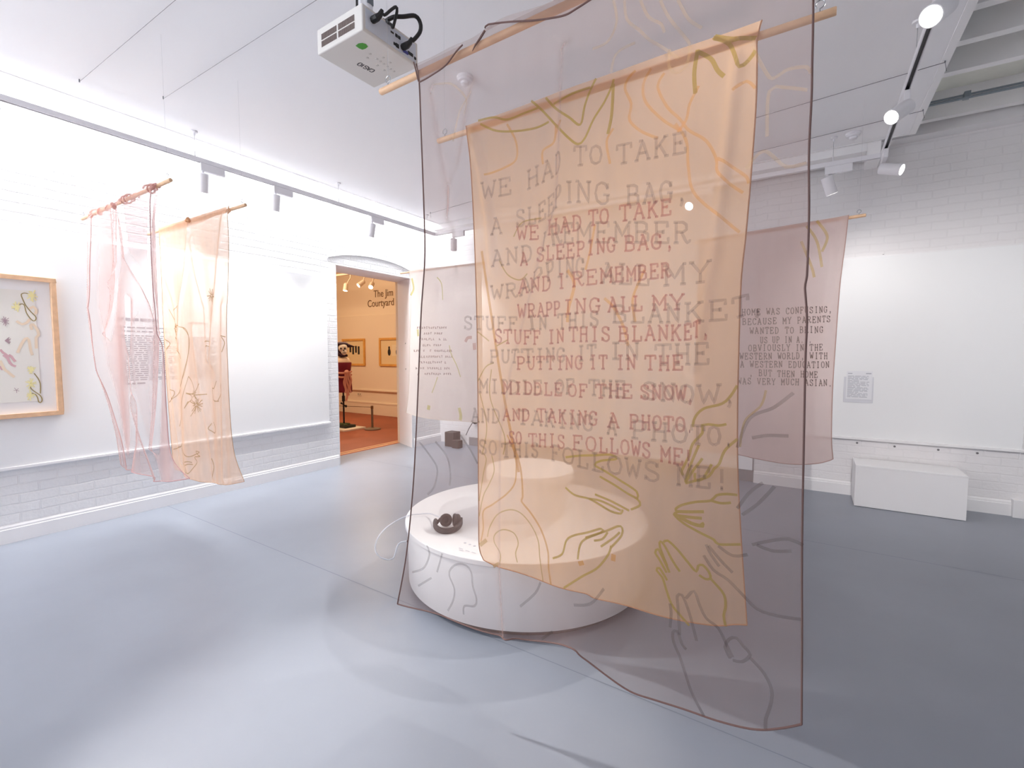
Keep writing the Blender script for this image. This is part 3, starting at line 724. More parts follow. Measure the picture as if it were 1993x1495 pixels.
lamp('glowing spotlight at the top right picture edge facing the camera', (TX1, 3.06, ZK), AL, (-1.4, 0.0, 0.6), True, P1 * 0.9, 62, blend=0.8)
lamp('glowing spotlight on the right track, second from the top edge, facing the camera', (TX1, 4.14, ZK), AL, (-2.8, 0.6, 0.0), True, P1 * 1.6, 52, blend=0.8)
lamp('lit spotlight at the far end of the right track, turned to the right', (TX1, 5.30, ZK), (0, -1, 0), (1.75, 4.75, 2.55), True, P1 * 0.45, 110)
lamp('white spotlight hanging from the back track above the pink banner', (0.09, TYB, ZK), AB, (0.85, 5.95, 0.8), True, P1 * 0.18, 125, blend=0.9)
lamp('glowing spotlight on the back track seen through the peach text banner', (-1.08, TYB, ZK), AB, (-2.2, 1.0, 0.0), True, P1 * 2.0, 46, blend=0.8)
lamp('spotlight at the left end of the back track seen through the sheer banner', (-4.35, TYB, ZK), AB, (-4.9, 6.0, 1.4), True, P1 * 0.5)

# unseen head added on right track behind the camera to brighten the back board
def added_track_head(par, base, aim, power, deg):
    base = np.array(base, float); ax = np.array(aim, float) - (base - zz * 0.14); ax /= np.linalg.norm(ax)
    m = MB(); m.obox(base - zz * 0.035 + np.array([0, 0.055, 0]), (0.017, 0, 0), (0, 0.105, 0), zz * 0.035); m.tube([base - zz * 0.06, base - zz * 0.10], 0.013, 12)
    back = base - zz * 0.11 - ax * 0.02
    m.lathe([(0.0, 0.0), (0.043, 0.0), (0.047, 0.004), (0.047, 0.165), (0.043, 0.167), (0.041, 0.152)], back, ax, 32, close=False)
    m.build('added_spotlight_head', PLASTIC, par, smooth=True)
    MB().lathe([(0.043, 0.154), (0.0, 0.161)], back, ax, 32, close=False).build('added_spotlight_lens', LENS, par)
    f_ = back + ax * 0.172
    spot('spot_light', f_, f_ + ax * 3, power, deg, 0.8, (1.0, 0.975, 0.95))
added_track_head(tr_, (TX1, 0.9, ZK), (1.05, 6.1, 1.15), P1 * 2.7, 44)

# smoke detectors
for (x, y), lab in (((-2.175, 2.808), 'white smoke detector on the ceiling seen through the sheer banner'), ((0.243, 5.36), 'white smoke detector on the raft end above the back track')):
    r = thing('smoke_detector', lab, 'smoke detector', (x, y, ZC), 'smoke detectors on the ceiling')
    MB().lathe([(0.0, ZC), (0.058, ZC), (0.058, ZC - 0.012), (0.052, ZC - 0.018), (0.0, ZC - 0.018)], (x, y, 0), n=32).build('base', PLASTIC, r, smooth=True)
    MB().lathe([(0.05, ZC - 0.018), (0.05, ZC - 0.034), (0.03, ZC - 0.036), (0.03, ZC - 0.052), (0.024, ZC - 0.056), (0.0, ZC - 0.056)], (x, y, 0), n=32, close=False).build('sensor', PLASTIC, r, smooth=True)

# tension wires under the ceiling that carry the banners
WIRE = mat('wire', (120, 120, 126), 0.4, metal=0.6)
def wire(label, pl_, end, thick=0.0022):
    m = MB().tube(pl_, thick, 6)
    for e in end:
        m.tube([(e[0], e[1], ZC), (e[0], e[1], e[2] - 0.003)], 0.004, 8).tube([(e[0], e[1], e[2]), (e[0] + 0.01, e[1], e[2] - (0.06 if thick > 0.002 else 0.004))], 0.0015, 6)
    tag(m.build('hanging_wire', WIRE, smooth=True), label, 'wire', 'thin wires stretched under the ceiling')
wire('thin wire under the ceiling furthest left, above the sheer pink banner', [(-4.55, 1.338, 3.462), (0.68, 1.34, 3.462)], [(-4.55, 1.338, 3.462), (0.68, 1.34, 3.462)], 0.0014)
wire('thin wire under the ceiling just left of the projector', [(-4.30, 1.766, 3.462), (0.68, 1.745, 3.462)], [(-4.30, 1.766, 3.462), (0.68, 1.745, 3.462)], 0.0014)
wire('thin wire under the ceiling above the pink text banner', [(-4.60, 5.13, 3.462), (-0.493, 4.548, 3.462), (0.69, 4.38, 3.462)], [(-4.60, 5.13, 3.462), (0.69, 4.38, 3.462)])
wire('thin wire under the ceiling nearest the back bulkhead', [(-0.9, 5.344, 3.462), (-0.566, 5.299, 3.462), (0.69, 5.135, 3.462)], [(-0.9, 5.344, 3.462), (0.69, 5.135, 3.462)])

# ------------------------------------------------------------------ projector
def proj_build():
    pz = 2.80; hgt = 0.105
    P = [on(629, 114, 2, pz), on(737, 177, 2, pz), on(805, 126, 2, pz)]
    c0, c1, c2 = [np.array([p[0], p[1], pz]) for p in P]; c3 = c0 + (c2 - c1)
    c = (c0 + c2) / 2
    e1 = (c1 - c0); L1 = np.linalg.norm(e1); e1 = e1 / L1          # towards the camera-near corner
    e2 = (c2 - c1); e2 = e2 - e1 * e2.dot(e1); L2 = np.linalg.norm(e2); e2 = e2 / L2
    r = thing('projector', 'white ceiling projector hung upside down on a white pole', 'projector', (c[0], c[1], pz))
    PW = mat('projector_white', (226, 222, 218), 0.45); PG = mat('projector_grey', (214, 219, 230), 0.5)
    Q = lambda a, b, h: c + e1 * a + e2 * b + zz * h
    MB().obox(Q(0, 0, hgt / 2), e1 * L1 / 2, e2 * L2 / 2, zz * hgt / 2).build('body', PW, r, bevel=0.006, seg=3)
    # vents on the left end, in four blocks
    vt = MB()
    for blk in (0, 1):
        for row in (0, 1):
            for k in range(17):
                b = -L2 / 2 + 0.035 + blk * 0.115 + k * 0.0062
                vt.obox(Q(-L1 / 2 - 0.0006, b, 0.033 + row * 0.03), e1 * 0.0012, e2 * 0.0017, zz * 0.012)
    vt.build('vent_slots', mat('vent_dark', (120, 104, 100), 0.7), r)
    # connector side: recessed panel, sockets, plugs
    MB().obox(Q(0, L2 / 2 + 0.0008, 0.052), e1 * (L1 / 2 - 0.016), e2 * 0.0014, zz * 0.040).build('connector_panel', PG, r, bevel=0.001)
    cn = MB()
    for a, h, sx, sz in ((-0.005, 0.07, 0.004, 0.004), (0.004, 0.07, 0.004, 0.004), (0.024, 0.07, 0.007, 0.007), (0.04, 0.07, 0.007, 0.007), (0.012, 0.03, 0.006, 0.006), (0.028, 0.03, 0.009, 0.009), (0.105, 0.035, 0.016, 0.007), (0.134, 0.03, 0.006, 0.006)):
        cn.obox(Q(a, L2 / 2 + 0.003, h), e1 * sx, e2 * 0.0016, zz * sz)
    cn.build('sockets', BLACK, r, bevel=0.002)
    MB().obox(Q(0.076, L2 / 2 + 0.003, 0.028), e1 * 0.014, e2 * 0.002, zz * 0.006).build('video_socket', mat('blue_socket', (74, 70, 150), 0.5), r)
    for loop in (((-0.105, 0.062), [(-0.085, 0.05, 0.075), (-0.06, 0.065, 0.105), (-0.04, 0.07, 0.125), (-0.03, 0.065, 0.115), (-0.03, 0.04, 0.06), (-0.028, 0.03, 0.0 + 0.075), (-0.028, -0.02, 0.115)], 0.006),
                 ((0.06, 0.04), [(0.075, 0.05, 0.06), (0.092, 0.075, 0.095), (0.085, 0.085, 0.125), (0.06, 0.08, 0.142), (0.02, 0.05, 0.128), (-0.01, 0.02, 0.12), (-0.02, -0.03, 0.11)], 0.0085)):
        (a, h), way, rad = loop
        pb = Q(a, L2 / 2 + 0.002, h)
        MB().tube([pb, pb + e2 * 0.028, pb + e2 * 0.036 + zz * 0.012 + e1 * 0.008, pb + e2 * 0.045 + zz * 0.03 + e1 * 0.012], [0.014, 0.014, 0.011, 0.007], 8).build('plug', BLACK, r, smooth=True)
        MB().tube(smoothline([pb + e2 * 0.04 + zz * 0.025 + e1 * 0.01] + [Q(x, L2 / 2 + y, z) for x, y, z in way], 0.008), rad, 10).build('cable', BLACK, r, smooth=True)
    # printed marks on the downward face: leaf badge, maker's lettering, control buttons
    def down(px, py): return on(px, py, 2, pz - 0.0008)
    lf = MB()
    cl = [down(x, y) for x, y in pts('722,700 770,665 830,658 885,675 915,715 880,745 830,762 775,740', 600, 0, 7.867)]
    lf.add(cl, [tuple(range(len(cl)))]); lf.build('leaf_badge', mat('leaf_green', (70, 160, 50), 0.5), r)
    lg = MB()
    a = down(*pts('1022,1078', 600, 0, 7.867)[0]); b = down(*pts('786,955', 600, 0, 7.867)[0]); up = down(*pts('1000,1115', 600, 0, 7.867)[0]) - a
    dirx = (b - a); WL = np.linalg.norm(dirx); dirx /= WL; upv = np.cross((0, 0, -1.0), dirx) * -1
    if upv.dot(up) < 0: upv = -upv
    hgt_l = 0.026
    glyphs = ['0.9,.75 .8,1 .2,1 0,.75 0,.25 .2,0 .8,0 .9,.25', '0,0 .42,1 .52,1 .95,0|.2,.32 .75,.32', '.9,.8 .8,1 .15,1 0,.8 .1,.55 .8,.48 .92,.25 .8,0 .1,0 0,.2', '.45,0 .45,1', '.2,0 .75,0 .95,.25 .95,.75 .75,1 .2,1 0,.75 0,.25 .2,0']
    adv = [1.12, 1.12, 1.15, 0.9, 1.0]; tot = sum(adv); x = 0
    for gl, ad in zip(glyphs, adv):
        for st_ in gl.split('|'):
            L = [a + dirx * WL * (x + gx) / tot * 0.98 + upv * hgt_l * (gy - 0.0) for gx, gy in pts(st_)]
            ribbon3(lg, resample(L, 0.02), 0.0052, (0, 0, 1))
        x += ad
    lg.build('maker_lettering', mat('logo_grey', (66, 64, 70), 0.5), r)
    bt = MB()
    for i, j in ((0, 1), (1, 0), (1, 1), (1, 2), (2, 1), (3, 0), (3, 1), (3, 2), (4, 1), (-2, 0), (-2, 1), (5, 1)):
        q = down(1050 / 7.867 + 600 + (i * 52 + (j - 1) * 45) / 7.867, 905 / 7.867 + (i * 38 - (j - 1) * 58) / 7.867)
        bt.lathe([(0.0065, 0), (0.0055, -0.0014), (0.0, -0.0016)], (q[0], q[1], pz), n=12)
    bt.build('control_buttons', mat('button_grey', (206, 202, 198), 0.4), r, smooth=True)
    # ceiling pole
    q = on(711, 40, 2, 3.0); pcn = np.array([q[0], q[1], 0])
    pcn = np.array([c[0] * 0.35 + q[0] * 0.65, c[1] * 0.35 + q[1] * 0.65, 0])
    pole = MB().tube([pcn + zz * 2.93, pcn + zz * 3.02], 0.034, 20).tube([pcn + zz * 2.90, pcn + zz * 2.935], 0.042, 20).lathe([(0.0, ZC), (0.085, ZC), (0.085, ZC - 0.012), (0.0, ZC - 0.014)], pcn, n=24).tube([pcn + zz * 3.0, pcn + zz * ZC], 0.030, 20)
    pole.build('mount_pole', PLASTIC, r, smooth=True)
    MB().obox(pcn + zz * 3.13 + e2 * 0.0285, e1 * 0.016, e2 * 0.003, zz * 0.08).build('cable_slot', mat('slot_grey', (110, 116, 124), 0.5), r)
    MB().obox(pcn + zz * 2.905, e1 * 0.08, e2 * 0.06, zz * 0.008).build('mount_plate', PLASTIC, r, bevel=0.003)
    bo = MB()
    for s_ in (-1, 1):
        bo.lathe([(0.009, 0), (0.009, 0.004), (0.004, 0.006), (0.0, 0.006)], pcn + zz * 2.948 - np.array([FWD[0], FWD[1], 0]) * 0.030 + u * 0.024 * s_, -np.array([FWD[0], FWD[1], 0]), 12)
    bo.build('bolt', STEEL, r, smooth=True)
    bc = MB().tube(smoothline([pcn + zz * ZC - e1 * 0.05, pcn + zz * 3.2 - e1 * 0.045, pcn + zz * 3.02 - e1 * 0.05, pcn + zz * 2.93 - e1 * 0.04], 0.03), 0.005, 8)
    bc.build('pole_cable', BLACK, r, smooth=True)
proj_build()

# ------------------------------------------------------------------ slab-serif typewriter letters as strokes (x, y in a unit cell; '|' separates strokes)
def sf(*ps):                                                   # serif bars
    return '|'.join('%.3f,%.3f %.3f,%.3f' % (x - h, y, x + h, y) for x, y, h in ps)
GLY = {
 'A': '.14,0 .5,1 .86,0|.27,.36 .73,.36|' + sf((.14, 0, .13), (.86, 0, .13), (.40, 1, .12)),
 'B': '.2,0 .2,1|.05,1 .55,1 .76,.9 .76,.63 .58,.53 .2,.53|.58,.53 .84,.42 .84,.1 .6,0 .05,0',
 'C': '.84,.72 .84,.98|.84,.74 .7,.95 .45,1 .2,.86 .1,.5 .2,.14 .45,0 .7,.04 .88,.24',
 'D': '.2,0 .2,1|.05,1 .5,1 .76,.84 .86,.5 .76,.16 .5,0 .05,0',
 'E': '.2,0 .2,1|.05,1 .82,1 .82,.74|.2,.53 .58,.53|.58,.42 .58,.64|.05,0 .86,0 .86,.28',
 'F': '.22,0 .22,1|.06,1 .86,1 .86,.72|.22,.52 .6,.52|.6,.41 .6,.63|' + sf((.24, 0, .19)),
 'G': '.82,.70 .82,.98|.82,.74 .68,.95 .45,1 .2,.86 .1,.5 .2,.14 .45,0 .68,.03 .82,.14 .82,.44|.56,.44 .96,.44',
 'H': '.2,0 .2,1|.8,0 .8,1|.2,.52 .8,.52|' + sf((.2, 0, .15), (.8, 0, .15), (.2, 1, .15), (.8, 1, .15)),
 'I': '.5,0 .5,1|' + sf((.5, 0, .24), (.5, 1, .24)),
 'J': '.66,1 .66,.2 .5,0 .28,0 .14,.14 .14,.3|' + sf((.66, 1, .22)),
 'K': '.2,0 .2,1|.78,1 .2,.42|.4,.62 .8,0|' + sf((.2, 0, .15), (.82, 0, .14), (.2, 1, .15), (.78, 1, .15)),
 'L': '.28,0 .28,1|.08,0 .86,0 .86,.34|' + sf((.28, 1, .2)),
 'M': '.14,0 .14,1 .5,.32 .86,1 .86,0|' + sf((.14, 0, .13), (.86, 0, .13), (.08, 1, .08), (.92, 1, .08)),
 'N': '.18,0 .18,1 .8,0 .8,1|' + sf((.18, 0, .14), (.1, 1, .1), (.8, 1, .15)),
 'O': '.5,0 .22,.12 .1,.5 .22,.88 .5,1 .78,.88 .9,.5 .78,.12 .5,0',
 'P': '.2,0 .2,1|.05,1 .6,1 .82,.88 .82,.6 .6,.46 .2,.46|' + sf((.24, 0, .2)),
 'R': '.2,0 .2,1|.05,1 .58,1 .78,.88 .78,.64 .58,.52 .2,.52|.5,.52 .72,.12 .84,0 .96,.06 .98,.18|' + sf((.2, 0, .15)),
 'S': '.8,.72 .8,.98|.8,.76 .68,.96 .42,1 .2,.9 .18,.68 .36,.56 .64,.47 .84,.34 .82,.12 .62,0 .38,.02 .18,.2|.16,.02 .16,.3',
 'T': '.5,0 .5,1|.08,.72 .08,1 .92,1 .92,.72|' + sf((.5, 0, .2)),
 'U': '.2,1 .2,.25 .34,.04 .5,0 .66,.04 .8,.25 .8,1|' + sf((.2, 1, .15), (.8, 1, .15)),
 'V': '.14,1 .5,0 .86,1|' + sf((.14, 1, .13), (.86, 1, .13)),
 'W': '.08,1 .28,0 .5,.72 .72,0 .92,1|' + sf((.08, 1, .12), (.92, 1, .12)),
 'X': '.14,0 .86,1|.14,1 .86,0|' + sf((.14, 0, .12), (.86, 0, .12), (.14, 1, .12), (.86, 1, .12)),
 'Y': '.12,1 .5,.45 .88,1|.5,.45 .5,0|' + sf((.5, 0, .2), (.12, 1, .12), (.88, 1, .12)),
 ',': '.42,.10 .58,.10|.42,.05 .58,.05|.5,.06 .56,.02 .52,-.14 .42,-.26', '.': '.42,.0 .58,.0|.42,.05 .58,.05|.42,.10 .58,.10', '!': '.5,.3 .5,1|.42,.0 .58,.0|.42,.05 .58,.05|.42,.10 .58,.10',
}

# ------------------------------------------------------------------ hanging banners
class Banner:
    """a cloth that hangs from a dowel in the upright plane through pa and pb, with folds pushed out of that plane"""
    def __init__(s, label, pa, pb, cloth, group, hem, waves, creases, gradient=0.0):
        s.pa = np.array([pa[0], pa[1], 0.0]); d = np.array([pb[0] - pa[0], pb[1] - pa[1], 0.0]); s.a = d / np.linalg.norm(d)
        s.n = np.array([s.a[1], -s.a[0], 0.0])                 # faces the viewer
        s.root = thing('banner', label, 'banner', (pa[0], pa[1], 2.6), group)
        s.cloth, s.hemm, s.waves = cloth, hem, waves
        s.cr = []
        for line, amp, wid in creases:
            P = np.array(resample([s.sz(*q) for q in line], 0.02)); s.cr.append((P, amp, wid))
    def sz(s, px, py):
        r = ray(px, py); t = (s.pa - CAM).dot(s.n) / r.dot(s.n); P = CAM + r * t
        return np.array([(P - s.pa).dot(s.a), P[2]])
    def d(s, Q):
        Q = np.atleast_2d(np.array(Q, float)); o = np.zeros(len(Q)); drop = np.clip((2.6 - Q[:, 1]) / 1.0, 0, 1)
        for amp, k, ph, sl in s.waves:
            o += amp * drop * np.sin(k * (Q[:, 0] + sl * (2.6 - Q[:, 1])) + ph)
        for P, amp, wid in s.cr:
            best = np.full(len(Q), 9.0)
            for p in P:
                best = np.minimum(best, (Q[:, 0] - p[0]) ** 2 + ((Q[:, 1] - p[1]) * 0.8) ** 2)
            o += amp * np.exp(-best / wid ** 2)
        return o
    def at(s, Q, off=0.0):
        Q = np.atleast_2d(np.array(Q, float)); D = s.d(Q) + off
        return s.pa + Q[:, :1] * s.a + D[:, None] * s.n + Q[:, 1:2] * np.array([0, 0, 1.0])
    def sheet(s, top, bot, left, right, nu=110, nv=170):
        def par(line, n, px=True):
            L = [s.sz(*q) for q in line]; L = np.array(smoothline(L, 0.01) if len(L) > 2 else resample(L, 0.01))
            c = np.r_[0, np.cumsum(np.linalg.norm(np.diff(L, axis=0), axis=1))]; c /= c[-1]; t = np.linspace(0, 1, n)
            return np.c_[np.interp(t, c, L[:, 0]), np.interp(t, c, L[:, 1])]
        T, B, L, R = par(top, nu), par(bot, nu), par(left, nv), par(right, nv)
        U = np.linspace(0, 1, nu)[None, :, None]; V = np.linspace(0, 1, nv)[:, None, None]
        G = (1 - V) * T[None] + V * B[None] + (1 - U) * L[:, None] + U * R[:, None] \
            - ((1 - U) * (1 - V) * T[0] + U * (1 - V) * T[-1] + (1 - U) * V * B[0] + U * V * B[-1])
        s.G = G
        P = s.at(G.reshape(-1, 2))
        mb = MB(); mb.add(P, [(j * nu + i, j * nu + i + 1, (j + 1) * nu + i + 1, (j + 1) * nu + i) for j in range(nv - 1) for i in range(nu - 1)])
        o = mb.build('cloth', s.cloth, s.root, smooth=True)
        return o
    def hem(s, r=0.003, sides='LRB'):
        m = MB()
        for k, E_ in (('L', s.G[:, 0]), ('R', s.G[:, -1]), ('B', s.G[-1])):
            if k in sides: m.tube(s.at(E_), r, 6)
        m.build('hem', s.hemm, s.root, smooth=True)
    def dowel(s, s0, s1, r=0.013, z=2.588, hooks=(True, True)):
        q = lambda x, dz=0.0: s.pa + s.a * x - s.n * (r + 0.003) + np.array([0, 0, z + dz])
        MB().tube([q(s0), q(s0 + 0.003), q(s1 - 0.003), q(s1)], [r * 0.9, r, r, r * 0.9], 16).build('dowel', WOODL, s.root, smooth=True)
        for x, h in ((s0 + 0.045, hooks[0]), (s1 - 0.045, hooks[1])):
            if not h: continue
            ring = [q(x, r + 0.024) + 0.013 * (math.cos(t) * s.a + math.sin(t) * zz) for t in np.linspace(-1.6, 3.9, 18)]
            MB().tube([q(x, r - 0.004)] + ring, 0.0019, 6).build('hook', STEEL, s.root, smooth=True)
            MB().tube([q(x, r + 0.030), q(x, ZC - z)], 0.0005, 5).build('hanging_line', NYLON, s.root)
    def ink(s, name, material, lines, w, off=0.0018, smooth=True, label=None):
        m = MB()
        for ln_ in lines:
            ww = w
            if isinstance(ln_, tuple): ln_, ww = ln_
            P = [s.sz(*q) for q in ln_]
            P = np.array(smoothline(P, 0.012) if (smooth and len(P) > 2) else resample(P, 0.012))
            s.rib(m, P, ww, off)
        m.build(name, material, s.root, label=label)
    def rib(s, m, P, w, off):
        if len(P) < 2: return
        RIB[0] = (RIB[0] + 1) % 40; off = off + RIB[0] * 2e-5
        t = np.zeros_like(P); t[1:-1] = P[2:] - P[:-2]; t[0] = P[1] - P[0]; t[-1] = P[-1] - P[-2]
        t /= (np.linalg.norm(t, axis=1)[:, None] + 1e-9); nn = np.c_[-t[:, 1], t[:, 0]]
        A, B = s.at(P + nn * w / 2, off), s.at(P - nn * w / 2, off)
        vs = [v for ab in zip(A, B) for v in ab]
        m.add(vs, [(2 * i, 2 * i + 1, 2 * i + 3, 2 * i + 2) for i in range(len(P) - 1)])
    def text(s, name, material, rows, w, off=0.0022, jit=0.0, fill=0.80, seed=1, label=None):
        rnd = random.Random(seed)
        for body, ctl in rows:
            m = MB(); C_ = np.array(ctl, float)
            for i, ch in enumerate(body):
                if ch == ' ' or ch not in GLY: continue
                jx, jy = rnd.uniform(-jit, jit), rnd.uniform(-jit, jit)
                for st_ in GLY[ch].split('|'):
                    pl2 = pts(st_); Q = []
                    for gx, gy in resample(pl2, 0.2):
                        u_ = i + 0.5 + (gx - 0.5) * fill + jx
                        h = np.interp(u_, C_[:, 0], C_[:, 3])
                        Q.append(s.sz(np.interp(u_, C_[:, 0], C_[:, 1]), np.interp(u_, C_[:, 0], C_[:, 2]) - h * (gy + jy)))
                    s.rib(m, np.array(Q), w, off)
            m.build(name, material, s.root, label=label)

def ink_mat(name, rgb, a): return cloth_mat(name, rgb, a, edge=0.0, trans=0.5)
GRP = 'printed cloth banners hung from dowels'

# --- the tall outer banner, mauve organza
SHEER = cloth_mat('mauve_organza', (172, 146, 141), 0.29, edge=0.9, trans=0.5, weave=0.03, power=3.0)
HEM1 = mat('mauve_hem', (110, 84, 80), 0.8)
cr1 = [([(1105, 100), (1095, 330), (1090, 400), (1062, 480), (1030, 600), (1000, 720), (980, 850), (978, 1100), (985, 1245)], 0.021, 0.022),
       ([(850, 180), (870, 300), (890, 400), (900, 520)], 0.016, 0.03), ([(925, 180), (905, 300), (880, 420)], 0.014, 0.025),
       ([(1125, 1235), (1180, 1200), (1240, 1100), (1270, 900)], 0.02, 0.06)]
b1_ = Banner('largest front banner, sheer mauve organza with grey text, nearest the camera', (-1.559, 1.425), (-0.037, 1.365), SHEER, GRP, HEM1,
             [(0.016, 5.2, 0.6, 0.1), (0.007, 13.0, 1.0, 0.0)], cr1)
top1 = [(810, 124), (840, 111), (880, 90), (920, 73), (960, 45), (990, 30), (1060, 8), (1150, -36), (1300, -105), (1450, -178), (1584, -246)]
b1_.sheet(top1, [(780, 1172), (800, 1180), (850, 1198), (890, 1215), (950, 1235), (1010, 1249), (1060, 1253), (1120, 1256), (1133, 1268), (1180, 1305), (1230, 1340), (1275, 1358), (1340, 1380), (1400, 1400), (1470, 1416), (1520, 1416), (1560, 1411)],
          [(810, 124), (816, 160), (820, 250), (826, 400), (828, 500), (822, 600), (818, 700), (812, 850), (806, 960), (795, 1080), (780, 1172)],
          [(1584, -246), (1583, 20), (1581, 130), (1580, 190), (1575, 300), (1575, 420), (1571, 540), (1567, 557), (1571, 620), (1568, 700), (1566, 800), (1564, 900), (1562, 1000), (1561, 1100), (1561, 1250), (1560, 1411)], 150, 210)
b1_.hem(0.0028)
b1_.dowel(0.0, 1.66)
fl = MB()
dz1 = lambda x: 134 - 0.479 * (x - 810) + 6
for E_ in (pts('830,412 845,470 862,535 880,535 960,490 1040,430 1100,350 1145,302', 560, 0, 3.322),
           pts('1290,195 1310,172 1440,156 1600,146 1720,130 1810,110 1880,70 1960,20 1993,0 2100,-66', 560, 0, 3.322)):
    E2 = smoothline([b1_.sz(*q) for q in E_], 0.008); T2 = [b1_.sz(x, dz1(x)) for x, y in E_]
    T2 = np.array([[e[0], min(2.605, max(e[1] + 0.004, 2.598))] for e in E2]); E2 = np.array(E2)
    n_ = len(E2); nr_ = 5
    rows = [b1_.at(T2 + (E2 - T2) * k / (nr_ - 1), 0.012) for k in range(nr_)]
    fl.add([p for r_ in rows for p in r_], [(k * n_ + i, k * n_ + i + 1, (k + 1) * n_ + i + 1, (k + 1) * n_ + i) for k in range(nr_ - 1) for i in range(n_ - 1)])
    b1_.fold_edges = getattr(b1_, 'fold_edges', []) + [b1_.at(E2, 0.0125)]
fl.build('top_fold', SHEER, b1_.root, smooth=True)
fe = MB()
for e in b1_.fold_edges: fe.tube(e, 0.0028, 6)
fe.tube(b1_.at(np.array([b1_.sz(*q) for q in pts('1280,200 1250,250 1215,300 1198,335', 560, 0, 3.322)]), 0.004), [0.004, 0.004, 0.003, 0.001], 6)
b1_tf = fe.build('fold_hem', HEM1, b1_.root, smooth=True)
G1 = ink_mat('grey_ink_print', (122, 100, 98), 0.27)
b1_.text('printed_line', G1, [
 ('WE HAD TO TAKE', [(0, 935, 389, 32), (2, 997, 375, 32), (3, 1020, 369, 35), (5, 1078, 341, 38), (6, 1097, 332, 40), (7, 1114, 322, 37), (9, 1176, 319, 35), (10, 1198, 322, 36), (14, 1342, 297, 40)]),
 ('A SLEEPING BAG,', [(0, 952, 457, 31), (1, 978, 453, 31), (2, 999, 441, 32), (4, 1042, 432, 33), (6, 1080, 410, 38), (7, 1098, 396, 40), (8, 1118, 392, 40), (10, 1192, 400, 42), (11, 1218, 400, 36), (14, 1314, 393, 40), (15, 1342, 392, 40)]),
 ('AND I REMEMBER', [(0, 953, 519, 30), (3, 1034, 506, 32), (4, 1050, 492, 36), (5, 1068, 486, 38), (6, 1072, 478, 38), (7, 1092, 472, 38), (8, 1118, 472, 38), (14, 1347, 474, 40)]),
 ('WRAPPING ALL MY', [(0, 952, 583, 26), (2, 1004, 577, 28), (4, 1060, 548, 34), (5, 1076, 538, 36), (8, 1140, 540, 38), (9, 1170, 551, 38), (12, 1270, 556, 38), (13, 1290, 557, 38), (15, 1390, 548, 40)]),
 ('STUFF IN THIS BLANKET,', [(0, 901, 641, 25), (5, 1004, 642, 25), (9, 1080, 640, 28), (13, 1170, 635, 30), (14, 1192, 628, 32), (18, 1330, 628, 36), (20, 1424, 622, 38), (21, 1462, 612, 38), (22, 1490, 606, 38)]),
 ('PUTTING IT IN THE', [(0, 950, 706, 24), (2, 990, 706, 25), (7, 1100, 704, 27), (11, 1186, 698, 30), (13, 1250, 700, 33), (14, 1274, 710, 38), (17, 1387, 708, 40)]),
 ('MIDDLE OF THE SNOW,', [(0, 930, 764, 26), (5, 1030, 768, 26), (9, 1120, 766, 28), (14, 1250, 775, 32), (17, 1356, 785, 35), (18, 1408, 783, 35), (19, 1436, 783, 35)]),
 ('AND TAKING A PHOTO.', [(0, 915, 821, 26), (3, 972, 824, 26), (10, 1160, 838, 30), (13, 1230, 850, 33), (16, 1344, 862, 35), (18, 1408, 866, 36), (19, 1432, 866, 36)]),
 ('SO THIS FOLLOWS ME!', [(0, 929, 883, 27), (2, 966, 887, 27), (3, 977, 890, 27), (7, 1044, 892, 28), (9, 1090, 900, 30), (12, 1182, 918, 34), (15, 1294, 934, 36), (16, 1317, 941, 38), (19, 1425, 952, 40)]),
], 0.0082, fill=0.9)
c8 = lambda t: pts(t, 1100, 750, 2.1352)
c5 = lambda t: pts(t, 640, 850, 3.0197)
c6 = lambda t: pts(t, 780, 0, 2.3174)
c7 = lambda t: pts(t, 900, 230, 2.1667)
b1_.ink('printed_hands', ink_mat('grey_hand_print', (104, 94, 92), 0.30), [
 c8('580,1365 530,1270 500,1180 480,1120 455,1060 452,1020 470,1015 490,1070 508,1090'), c8('480,1030 472,900 470,870 490,866 520,940 550,1055'), c8('505,880 540,848 560,900 590,960 640,1000 680,1080 700,1120'),
 c8('690,1125 668,1080 685,1045 715,1040 745,1075 772,1110 740,1138 700,1132'), c8('770,1120 830,1190 860,1260 855,1320 835,1380 835,1422'),
 c8('580,700 620,760 680,800 740,860 800,920 880,950 980,970'), c8('590,655 612,700 645,745'), c8('600,660 650,720 700,770'), c8('640,660 700,700 762,695'),
 c8('780,655 850,640 930,634 990,662'), c8('800,655 860,680 942,684'), c8('720,505 760,450 800,415 825,400'), c8('740,532 800,490 850,440 872,415'),
 c8('720,255 770,135 870,90 950,30'), c8('780,215 840,205 930,208'), c8('440,1000 445,940 440,900'),
 c5('540,30 600,120 632,180 632,230 615,300 580,340'), c5('625,30 690,120 710,220 705,290'), c5('770,-10 830,80 870,160'),
 c5('785,1050 790,1000 850,1000 862,960 840,880 832,800 800,760 750,752 710,780 700,820 730,900 722,970 690,1030'),
 c5('575,640 590,690 560,770 500,792'), c5('530,875 600,832'), c5('1110,1010 1200,930 1232,865'), c5('660,690 630,800'), c5('1240,1200 1310,1150'), c5('1450,980 1560,960 1640,870'),
], 0.0085)
PE = ink_mat('peach_line_print', (232, 196, 140), 0.22)
